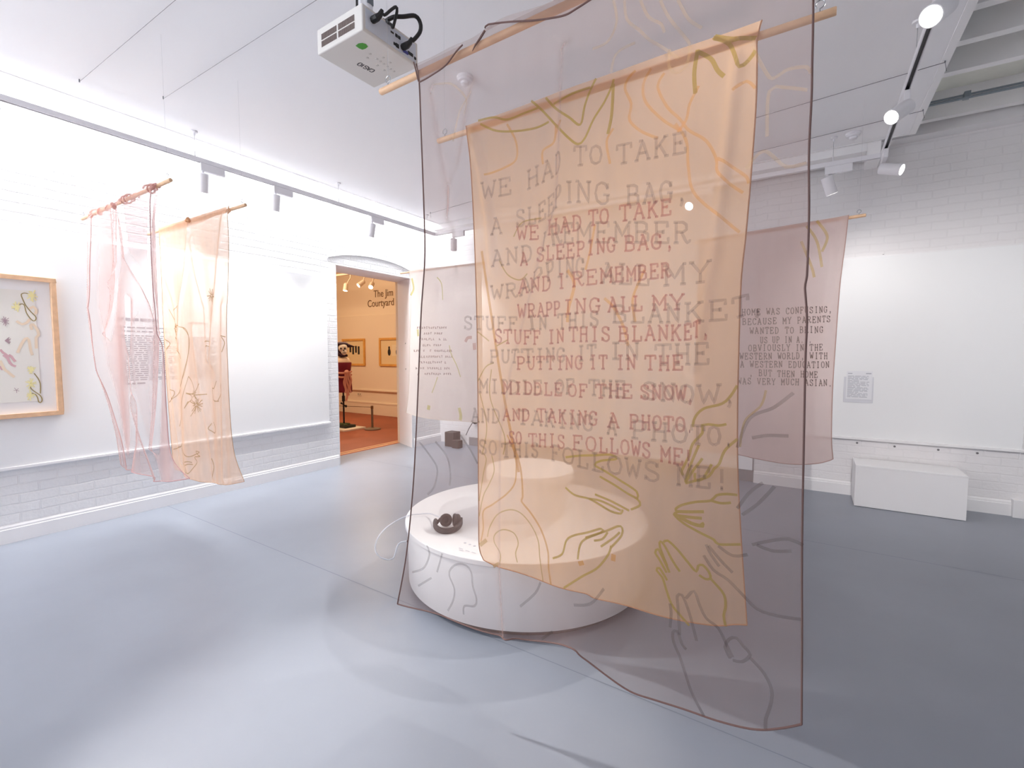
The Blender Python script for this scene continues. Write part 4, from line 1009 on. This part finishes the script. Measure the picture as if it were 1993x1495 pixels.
b1_.ink('printed_veins', PE, [c6('960,0 975,100 935,190 865,222'), c6('1010,0 1022,90 1080,140 1120,180 1180,215 1260,270'), c6('1060,195 990,230 962,270 950,330'),
 c6('1080,0 1120,80 1175,110 1190,150'), c6('1170,0 1210,80 1290,180 1305,215 1290,300 1245,332 1212,305 1215,225'), c6('1250,0 1300,90 1360,130'),
 c6('1590,220 1640,320 1680,365 1740,325 1830,310 1850,340'), c6('1655,625 1665,420 1740,405 1835,415'), c6('1560,770 1640,690 1740,760 1830,740'),
 c6('160,390 230,380 300,450 290,520'), c6('240,640 270,500 330,420')], 0.008)

# --- the inner banner, tan silk with rust text
TAN = cloth_mat('tan_silk', (234, 192, 148), 0.62, edge=0.7, trans=0.58, weave=0.10, power=2.5)
HEM2 = mat('tan_hem', (176, 124, 84), 0.8)
cr2 = [([(1478, 90), (1440, 90), (1425, 200), (1410, 330), (1390, 500), (1372, 600), (1350, 720)], 0.020, 0.022),
       ([(920, 262), (935, 320), (950, 420), (958, 520)], 0.016, 0.025), ([(1075, 480), (1060, 620), (1050, 800)], 0.010, 0.05)]
b2_ = Banner('second text banner, opaque tan silk with rust red text behind the mauve one', (-1.662, 1.903), (0.016, 1.872), TAN, GRP, HEM2,
             [(0.014, 4.4, 2.0, 0.05), (0.006, 15.0, 0.4, 0.06)], cr2[0:])
b2_.sheet([(907, 245), (1000, 212), (1100, 174), (1200, 139), (1300, 103), (1400, 69), (1483, 39)],
          [(940, 1091), (965, 1103), (1000, 1115), (1055, 1135), (1090, 1145), (1140, 1155), (1160, 1165), (1230, 1180), (1290, 1195), (1360, 1211), (1400, 1217), (1430, 1215), (1454, 1216)],
          [(907, 245), (912, 280), (917, 340), (922, 450), (926, 600), (928, 750), (929, 900), (930, 1000), (931, 1065), (940, 1091)],
          [(1483, 39), (1475, 80), (1472, 200), (1463, 330), (1453, 450), (1443, 550), (1438, 700), (1436, 800), (1436, 900), (1440, 1000), (1446, 1100), (1454, 1216)], 130, 180)
b2_.hem(0.0026)
b2_.dowel(0.0, 1.69)
fl = MB(); E2 = np.array(smoothline([b2_.sz(*q) for q in ((911, 262), (1000, 232), (1100, 196), (1200, 163), (1300, 128), (1400, 98), (1440, 88), (1468, 80), (1477, 78))], 0.01))
T2 = np.array([[e[0], 2.601] for e in E2]); n_ = len(E2)
rows = [b2_.at(T2 + (E2 - T2) * k / 3, -0.004 * (k > 0) - 0.002) for k in range(4)]
fl.add([p for r_ in rows for p in r_], [(k * n_ + i, k * n_ + i + 1, (k + 1) * n_ + i + 1, (k + 1) * n_ + i) for k in range(3) for i in range(n_ - 1)])
fl.build('top_fold', TAN, b2_.root, smooth=True)
R2 = ink_mat('rust_ink_print', (194, 90, 72), 0.50)
b2_.text('printed_line', R2, [
 ('WE HAD TO TAKE', [(0, 1004, 467, 26), (2, 1050, 464, 26), (3, 1063, 457, 29), (6, 1134, 446, 29), (7, 1144, 440, 29), (9, 1188, 434, 29), (10, 1204, 432, 30), (14, 1311, 418, 30)]),
 ('A SLEEPING BAG,', [(0, 1010, 517, 24), (1, 1027, 515, 24), (2, 1040, 509, 27), (10, 1200, 490, 28), (11, 1213, 489, 29), (14, 1292, 484, 29), (15, 1316, 482, 29)]),
 ('AND I REMEMBER', [(0, 1006, 571, 26), (3, 1074, 564, 28), (4, 1082, 561, 28), (5, 1100, 560, 28), (6, 1110, 558, 28), (9, 1195, 549, 28), (14, 1308, 540, 28)]),
 ('WRAPPING ALL MY', [(0, 1005, 619, 26), (3, 1060, 616, 26), (5, 1090, 612, 27), (8, 1172, 608, 28), (9, 1182, 607, 28), (12, 1254, 605, 28), (13, 1268, 604, 28), (15, 1338, 602, 29)]),
 ('STUFF IN THIS BLANKET,', [(0, 960, 667, 26), (5, 1052, 670, 26), (6, 1062, 669, 26), (8, 1098, 666, 26), (9, 1105, 665, 27), (13, 1190, 664, 28), (14, 1202, 664, 28), (19, 1332, 662, 29), (20, 1352, 660, 30), (21, 1368, 655, 32), (22, 1384, 652, 32)]),
 ('PUTTING IT IN THE', [(0, 1002, 719, 24), (7, 1136, 719, 26), (8, 1146, 718, 26), (10, 1184, 718, 26), (11, 1197, 719, 27), (13, 1240, 719, 27), (14, 1254, 720, 27), (17, 1335, 720, 28)]),
 ('MIDDLE OF THE SNOW,', [(0, 977, 766, 23), (6, 1094, 771, 24), (7, 1103, 771, 24), (9, 1146, 773, 25), (10, 1157, 774, 26), (13, 1234, 775, 26), (14, 1244, 776, 27), (18, 1340, 779, 28), (19, 1352, 780, 28)]),
 ('AND TAKING A PHOTO.', [(0, 976, 818, 22), (3, 1030, 820, 23), (4, 1041, 821, 25), (10, 1166, 828, 27), (11, 1180, 830, 27), (12, 1208, 832, 27), (13, 1224, 834, 27), (18, 1338, 839, 28), (19, 1352, 841, 28)]),
 ('SO THIS FOLLOWS ME!', [(0, 988, 864, 24), (2, 1014, 866, 24), (3, 1024, 869, 24), (7, 1100, 873, 26), (8, 1112, 874, 27), (10, 1164, 879, 28), (15, 1270, 891, 29), (16, 1286, 896, 29), (18, 1335, 904, 30), (19, 1350, 906, 32)]),
], 0.0086, jit=0.02, fill=0.9, seed=4)
OL = ink_mat('olive_ink_print', (186, 164, 48), 0.74)
W_ = 0.0098
b2_.ink('printed_hands', OL, [
 c8('716,0 692,40 655,75 580,95 545,130 535,170'), c8('570,165 600,160 640,166 672,160'), c8('572,165 575,195 535,240 520,290 490,352 498,368'),
 c8('560,245 525,330 505,395'), c8('505,400 540,345 552,330 575,300'), c8('545,360 545,388 575,385 612,325'), c8('717,222 665,270 642,325 620,345 600,375 545,392 505,402'),
 c8('0,300 60,292 130,290 190,288 215,305 150,313 125,330 165,355 230,395 300,440 302,468 290,462'), c8('145,378 200,410 260,448 302,470 315,495 275,515'), c8('0,425 40,455 100,470 140,492 190,522 232,532 240,515'),
 c8('125,452 190,480 225,498 268,520'), c8('100,470 150,480 232,520'),
 c8('717,455 672,450 630,455 608,476 545,480 490,492 465,508 470,522 458,530 495,565 560,605 620,638 640,658 730,660'), (c8('470,518 520,520 580,521'), 0.012), (c8('465,533 520,542 572,548'), 0.012), (c8('480,540 530,568 575,580 570,566'), 0.014), c8('610,476 650,488 690,486'),
 c8('520,990 478,940 448,900 428,845 410,790 386,762 398,752 430,802'), c8('428,770 395,712 380,690 392,674 418,722 440,770'), c8('430,742 400,665 402,642 420,660 452,720 482,766'), c8('415,645 432,638 470,672 510,722 548,768 556,745 575,742 600,772 606,798 585,800 560,782'),
 c8('605,798 640,838 662,870 668,915 660,955 668,1000'),
 c5('1310,720 1370,690 1395,612 1440,580 1520,562 1600,540 1605,560 1510,600 1478,640 1465,720'), c5('1510,592 1640,550 1700,525 1726,535 1722,580 1660,650'), c5('1660,640 1645,690 1580,770 1490,820 1380,890'), c5('1600,645 1680,590 1712,560'), c5('1640,560 1610,600 1560,610'),
], W_)
b2_.ink('printed_top_lines', OL, [
 c6('350,545 420,530 480,540 560,510 620,487'), c6('360,560 430,590 520,592 610,577 668,550'), c6('590,455 640,500 700,565 760,625 800,650 830,625 870,540 920,460 955,385 960,358'), (c6('960,380 952,520 935,606'), 0.013),
 c6('655,442 700,490 760,530 810,562 830,480 855,410 882,355'), c6('690,470 770,425 855,395'), (c6('1330,425 1325,330 1340,225'), 0.015), (c6('1340,235 1400,268 1430,320 1460,348'), 0.015),
 (c6('1410,170 1480,200 1510,260 1530,312 1570,275 1602,238'), 0.013), (c6('1415,170 1500,182 1605,182'), 0.02)], 0.010)
GOLD = ink_mat('gold_ink_print', (212, 158, 62), 0.55)
b2_.ink('printed_stem', GOLD, [(c7('80,560 100,700 112,780 130,900 150,1030 178,1200 215,1400 232,1495'), 0.014), c5('1045,-10 1090,110 1095,200 1085,280 1040,340 960,400 905,440 905,540 890,620'), (c5('1060,-10 1108,140 1125,240 1130,360 1124,385 1180,460 1240,560 1280,680 1285,780 1300,875'), 0.010)], 0.008)
b2_.ink('printed_roots', ink_mat('ochre_ink_print', (186, 156, 70), 0.55), [
 c5('930,590 945,530 990,458 1060,432 1120,455 1180,530 1220,620 1230,720 1250,856'), c5('1000,755 1005,690 970,620 975,575 1020,548 1080,570 1105,630 1090,690 1100,745'), c5('895,90 922,130 905,220 880,380'), c5('955,110 970,200 940,280 905,350 880,470'),
 (c5('885,640 925,608'), 0.02), (c5('965,765 1000,745'), 0.016), c7('155,600 190,660 240,682 270,655'), c7('140,962 190,935'), c7('130,1032 95,1050 62,1110'), c7('60,900 110,940'), c7('215,500 250,440 330,420'),
 c7('70,1160 100,1300 80,1420'), c7('120,1060 115,1180 175,1340 170,1420')], 0.0065)
b2_.ink('printed_yellow_lines', ink_mat('amber_line_print', (250, 186, 84), 0.46), [
 c6('1060,320 1030,350 1012,400 1040,470 1032,540 1080,590 1160,625'), c6('1130,310 1095,380 1105,460 1180,540 1260,590'), c6('1190,330 1160,390 1200,480 1260,540 1300,590 1380,640 1425,720 1432,780 1480,830 1545,872'), c6('1345,390 1305,470 1290,540 1250,600'),
 c6('1430,720 1500,760 1560,800 1570,830'), c6('700,560 690,640 640,680 640,740'), c6('480,560 520,640 520,720 460,760 380,790'), c6('960,580 930,640 945,740'), c6('720,540 700,600'), c6('1240,560 1290,640 1300,760 1330,880 1480,1010 1530,1050'),
 (c7('440,640 470,700 445,800 440,860'), 0.016), (c7('600,760 640,800 680,880 700,960'), 0.012), c7('770,640 720,760 730,860'), c7('560,450 540,560 520,640'), (c6('1500,420 1560,370 1600,400'), 0.01)], 0.0105)
b2_.ink('printed_blots', ink_mat('amber_blot_print', (226, 166, 60), 0.6), [(c5('1470,745 1500,738'), 0.02), (c5('1675,690 1672,730'), 0.02)], 0.02, smooth=False)

# --- left pair: gathered sheer pink, and peach with brown drawing
PINKS = cloth_mat('pale_pink_organza', (222, 190, 186), 0.13, edge=0.95, trans=0.6, weave=0.02, power=2.2)
HEM3 = mat('pink_hem', (196, 152, 150), 0.8)
crA = [([(184, 430), (187, 600), (202, 720), (226, 820), (252, 900)], 0.045, 0.035), ([(233, 403), (234, 515), (222, 590), (207, 650)], 0.040, 0.026),
       ([(237, 403), (250, 500), (278, 555), (292, 590), (303, 640)], 0.030, 0.024), ([(253, 585), (257, 700), (264, 790), (265, 860), (257, 915)], -0.030, 0.024),
       ([(253, 640), (262, 760), (280, 850), (302, 935)], 0.032, 0.022), ([(298, 372), (290, 430), (288, 500), (290, 560), (304, 645)], -0.028, 0.020),
       ([(307, 375), (313, 560), (316, 650), (308, 740), (297, 872)], 0.045, 0.028), ([(220, 408), (224, 480), (228, 560)], 0.018, 0.02)]
bA = Banner('gathered sheer pink banner with deep folds, leftmost of all banners', (-5.051, 1.438), (-3.643, 1.422), PINKS, GRP, HEM3, [(0.022, 9.0, 0.0, 0.0)], crA)
bA.sheet([(178, 412), (234, 386), (270, 370), (303, 356)], [(247, 905), (252, 913), (292, 928), (303, 937), (320, 938), (338, 936), (370, 931)],
         [(178, 412), (182, 500), (185, 600), (197, 690), (215, 800), (235, 868), (247, 905)], [(303, 356), (308, 420), (312, 520), (316, 600), (319, 660), (324, 720), (328, 800), (338, 880), (370, 931)], 150, 220)
bA.hem(0.0030)
tipA = bA.sz(327, 347)[0]
bA.dowel(0.0, tipA, 0.012)
gt = MB()
for x0, x1, w_ in ((178, 215, 1), (232, 250, 0.8), (248, 262, .5), (284, 304, 1)):
    s0, s1 = bA.sz(x0, 400)[0], bA.sz(x1, 380)[0]
    L_ = [bA.pa + bA.a * (s0 + (s1 - s0) * t) + np.array([0, 0, 2.588]) - bA.n * 0.015 + (0.020 * (1 + 0.4 * math.sin(3.1 * t + x0))) * (math.cos(17 * t) * bA.n + math.sin(17 * t) * zz) for t in np.linspace(0, 1, 60)]
    gt.tube(L_, 0.006 * w_, 6)
for x0, y0, x1, y1 in ((176, 418, 180, 425), (233, 400, 236, 410), (301, 362, 305, 372)):
    P = np.array([bA.sz(x0, y0), bA.sz((x0 + x1) / 2 + 2, (y0 + y1) / 2), bA.sz(x1, y1)]); gt.tube(bA.at(P, 0.004), [0.012, 0.015, 0.006], 8)
gt.build('gathered_top', cloth_mat('pink_gathers', (216, 172, 164), 0.7, edge=0.3), bA.root, smooth=True)

PEACH = cloth_mat('peach_silk', (231, 193, 165), 0.56, edge=0.5, trans=0.45, weave=0.16, power=2.0)
HEM4 = mat('peach_hem', (196, 156, 122), 0.8)
crB = [([(368, 436), (364, 520), (353, 600), (350, 680)], 0.020, 0.022), ([(374, 470), (385, 540), (397, 600), (400, 700)], 0.018, 0.025), ([(440, 425), (432, 500), (420, 620), (410, 700)], 0.028, 0.05),
       ([(316, 470), (325, 540), (340, 600), (345, 660)], 0.02, 0.03), ([(320, 600), (330, 720), (340, 820), (350, 900)], 0.018, 0.03), ([(380, 640), (392, 760), (405, 860), (412, 930)], 0.016, 0.03), ([(440, 600), (438, 760), (440, 930)], 0.02, 0.04)]
bB = Banner('peach silk banner with brown flower drawing beside the gathered pink one', (-5.176, 1.940), (-3.761, 1.945), PEACH, GRP, HEM4, [(0.018, 10.0, 0.7, 0.02), (0.007, 24.0, 0.2, 0.0)], crB)
bB.sheet([(309, 443), (350, 431), (400, 415), (446, 401)], [(338, 913), (370, 930), (400, 939), (440, 943), (473, 938)],
         [(309, 443), (313, 520), (316, 600), (320, 700), (327, 800), (334, 890), (338, 913)], [(446, 401), (447, 520), (447, 620), (449, 700), (453, 800), (460, 880), (473, 938)], 120, 170)
bB.hem(0.0025)
bB.dowel(0.0, bB.sz(474, 394)[0], 0.012)
fl = MB(); E2 = np.array([bB.sz(x, y) for x, y in ((311, 455), (350, 447), (400, 430), (425, 417), (444, 417))]); T2 = np.array([[e[0], 2.601] for e in E2]); n_ = len(E2)
rows = [bB.at(T2 + (E2 - T2) * k / 3, 0.006) for k in range(4)]
fl.add([p for r_ in rows for p in r_], [(k * n_ + i, k * n_ + i + 1, (k + 1) * n_ + i + 1, (k + 1) * n_ + i) for k in range(3) for i in range(n_ - 1)])
fl.build('top_fold', PEACH, bB.root, smooth=True)
ky = MB(); kp = np.array([bB.sz(368, 432), bB.sz(370, 428), bB.sz(372, 432)]); ky.tube(bB.at(kp, 0.012), [0.01, 0.02, 0.01], 8)
kp = np.array([bB.sz(446, 404), bB.sz(450, 412), bB.sz(447, 416)]); ky.tube(bB.at(kp, 0.004), 0.004, 6)
ky.build('tie_knot', mat('tan_knot', (206, 152, 110), 0.8), bB.root, smooth=True)
BR = ink_mat('brown_ink_print', (176, 138, 84), 0.62)
c14 = lambda t: pts(t, 140, 580, 3.9333)
c13 = lambda t: pts(t, 140, 320, 4.672)
fls = [c14('840,222 880,236 906,300 903,420 880,540 850,660 800,730 765,780'), c14('860,224 895,270 912,340 895,480 868,610 810,735'), c14('905,600 880,700 855,800 830,900 808,985'), c14('735,85 770,170 795,235 790,290 820,380 850,465'),
 c14('810,60 775,120 770,180'), c14('765,235 800,225 840,212'), c14('800,240 815,290 830,315 790,300'), c14('790,290 805,370 835,430'), c14('905,600 935,650 948,730 890,728 925,745 930,775 905,800 880,845 905,790'), c14('988,655 960,710 945,740 1018,738'), c14('945,745 975,790 955,850 920,905'),
 c14('755,700 775,715 772,760 740,800'), c14('770,1160 825,1140 830,1115 860,1175 905,1212 950,1200 985,1180 960,1172 975,1200 990,1212 950,1218 970,1255 940,1300 905,1342 885,1290 845,1200 830,1150'), c14('880,1255 905,1250 932,1258'), c14('885,1278 910,1270 938,1274'),
 c14('845,1260 870,1300 895,1340'), c14('1060,690 1085,690 1110,635'), c14('1170,650 1165,700 1120,790'), c14('1060,690 1075,780 1130,790'), c14('1050,960 1035,1000 1055,1025 1085,1035 1095,1000 1070,950'), c14('1180,290 1205,300'), c14('1185,300 1200,345 1185,415'), c14('1000,335 1025,330 1050,342'), c14('1010,375 1025,365 1040,378'), c14('720,310 745,350 725,420'), c14('1060,1230 1075,1300 1065,1390')]
rnd = random.Random(11)
for cx_, cy_, r_, n__, cv in ((965, 820, 75, 16, c14), (1275, 1195, 95, 18, c13), (800, 235, 45, 9, c14), (945, 740, 40, 7, c14)):
    for k in range(n__):
        t = 6.283 * (k + rnd.random()) / n__; q = r_ * rnd.uniform(0.5, 1)
        fls.append(cv('%.1f,%.1f %.1f,%.1f' % (cx_ + 8 * math.cos(t), cy_ + 8 * math.sin(t), cx_ + q * math.cos(t) * 0.7, cy_ + q * math.sin(t))))
bB.ink('printed_drawing', BR, fls, 0.0075)

# --- far pair: pink text banner by the back wall, cream one by the doorway
PINK2 = cloth_mat('dusty_pink_silk', (220, 196, 190), 0.80, edge=0.3, trans=0.5, weave=0.05, power=2.5)
crP = [([(1645, 430), (1630, 520), (1610, 640)], 0.020, 0.04), ([(1600, 870), (1570, 820), (1550, 760)], 0.015, 0.05), ([(1560, 460), (1575, 560), (1560, 680)], 0.008, 0.06)]
bP = Banner('dusty pink banner with small brown text near the back wall and bench', (-1.02, 4.96), (0.311, 4.697), PINK2, GRP, mat('dusty_pink_hem', (176, 144, 136), 0.8), [(0.014, 6.0, 0.2, 0.0)], crP)
bP.sheet([(1362, 466), (1455, 451), (1560, 434), (1652, 419)], [(1352, 876), (1430, 884), (1470, 893), (1520, 902), (1555, 904), (1590, 902), (1612, 897), (1622, 893)],
         [(1362, 466), (1358, 600), (1354, 750), (1352, 876)], [(1652, 419), (1645, 480), (1635, 560), (1626, 680), (1621, 760), (1619, 850), (1622, 893)], 90, 120)
bP.hem(0.004)
bP.dowel(0.0, bP.sz(1685, 414)[0], 0.013)
T_ = lambda body, l, r, h: (body, [(0, l[0], l[1], h), (len(body), r[0], r[1], h)])
bP.text('printed_line', ink_mat('umber_ink_print', (112, 84, 66), 0.56), [
 T_('HOME WAS CONFUSING,', (1443, 614), (1622, 608), 12), T_('BECAUSE MY PARENTS', (1444, 632.5), (1619, 627), 12), T_('WANTED TO BRING', (1458, 650), (1604, 647.5), 12), T_('US UP IN A...', (1478, 668), (1581, 666.5), 12),
 T_('OBVIOUSLY IN THE', (1455, 683.5), (1603, 682), 12), T_('WESTERN WORLD, WITH', (1439, 699.4), (1612, 698.5), 12), T_('A WESTERN EDUCATION', (1440, 715), (1616, 716), 12), T_(', BUT THEN HOME', (1457, 731.5), (1593, 735.5), 12), T_('WAS VERY MUCH ASIAN.', (1435, 747.5), (1621, 751.5), 12)],
 0.0068, jit=0.03, seed=9)
bP.ink('printed_dots', ink_mat('yellow_print', (226, 196, 110), 0.45), [pts('1570,440 1590,470 1600,520'), pts('1590,430 1610,460 1600,490'), pts('1440,870 1450,820 1480,790 1490,760'), pts('1560,470 1580,520 1585,540')], 0.02)

CREAM = cloth_mat('cream_silk', (242, 230, 222), 0.86, edge=0.1, trans=0.45, weave=0.04)
bC = Banner('cream banner with faded text hanging beside the doorway to the next room', (-4.773, 4.695), (-3.42, 4.71), CREAM, GRP, mat('cream_hem', (214, 200, 182), 0.8), [(0.012, 6.5, 1.0, 0.0)], [([(812, 540), (822, 620)], 0.012, 0.05), ([(900, 700), (915, 790)], 0.012, 0.06)])
bC.sheet([(797, 526), (860, 519), (936, 510)], [(792, 803), (815, 811), (850, 817), (900, 820), (938, 823)], [(797, 526), (800, 580), (799, 640), (798, 720), (796, 770), (792, 803)], [(936, 510), (937, 600), (938, 740), (938, 823)], 80, 110)
bC.hem(0.003)
bC.dowel(0.0, 1.40, 0.012)
fd = []
rnd = random.Random(21)
cc = lambda x, y: (780 + x / 4.5303, 500 + y / 4.5303)
for y0, xa, xb in ((625, 145, 415), (675, 200, 355), (725, 165, 410), (778, 190, 360), (828, 120, 455), (880, 125, 455), (930, 160, 405), (982, 135, 425), (1032, 130, 445)):
    x = xa
    while x < xb:
        if rnd.random() < 0.84:
            for k in range(2):
                a_, b_ = rnd.uniform(0, 9), rnd.uniform(-9, 9)
                fd.append([cc(x + a_, y0 - 9), cc(x + a_ + rnd.uniform(-4, 4), y0 + 9)])
            fd.append([cc(x, y0 + rnd.choice((-9, 0, 9))), cc(x + 13, y0 + rnd.choice((-9, 0, 9)))])
        x += 19
bC.ink('faded_text', ink_mat('faded_pink_print', (186, 158, 150), 0.5), fd, 0.009, smooth=False)
bC.ink('printed_drawing', ink_mat('lemon_print', (226, 220, 130), 0.55), [([cc(150, 640), cc(155, 700)], 0.03), ([cc(245, 1310), cc(240, 1350)], 0.05), ([cc(520, 1330), cc(535, 1400), cc(530, 1440)], 0.045), ([cc(100, 190), cc(115, 280), cc(90, 340)], 0.03),
   [cc(430, 780), cc(450, 860), cc(500, 960), cc(535, 1060)], [cc(270, 1200), cc(300, 1120), cc(320, 1060)], [cc(320, 180), cc(360, 240), cc(370, 380)]], 0.014)
bC.ink('printed_blush', ink_mat('blush_print', (224, 176, 166), 0.5), [([cc(575, 750), cc(595, 715), cc(630, 712)], 0.04), ([cc(650, 760), cc(655, 820)], 0.05)], 0.03)
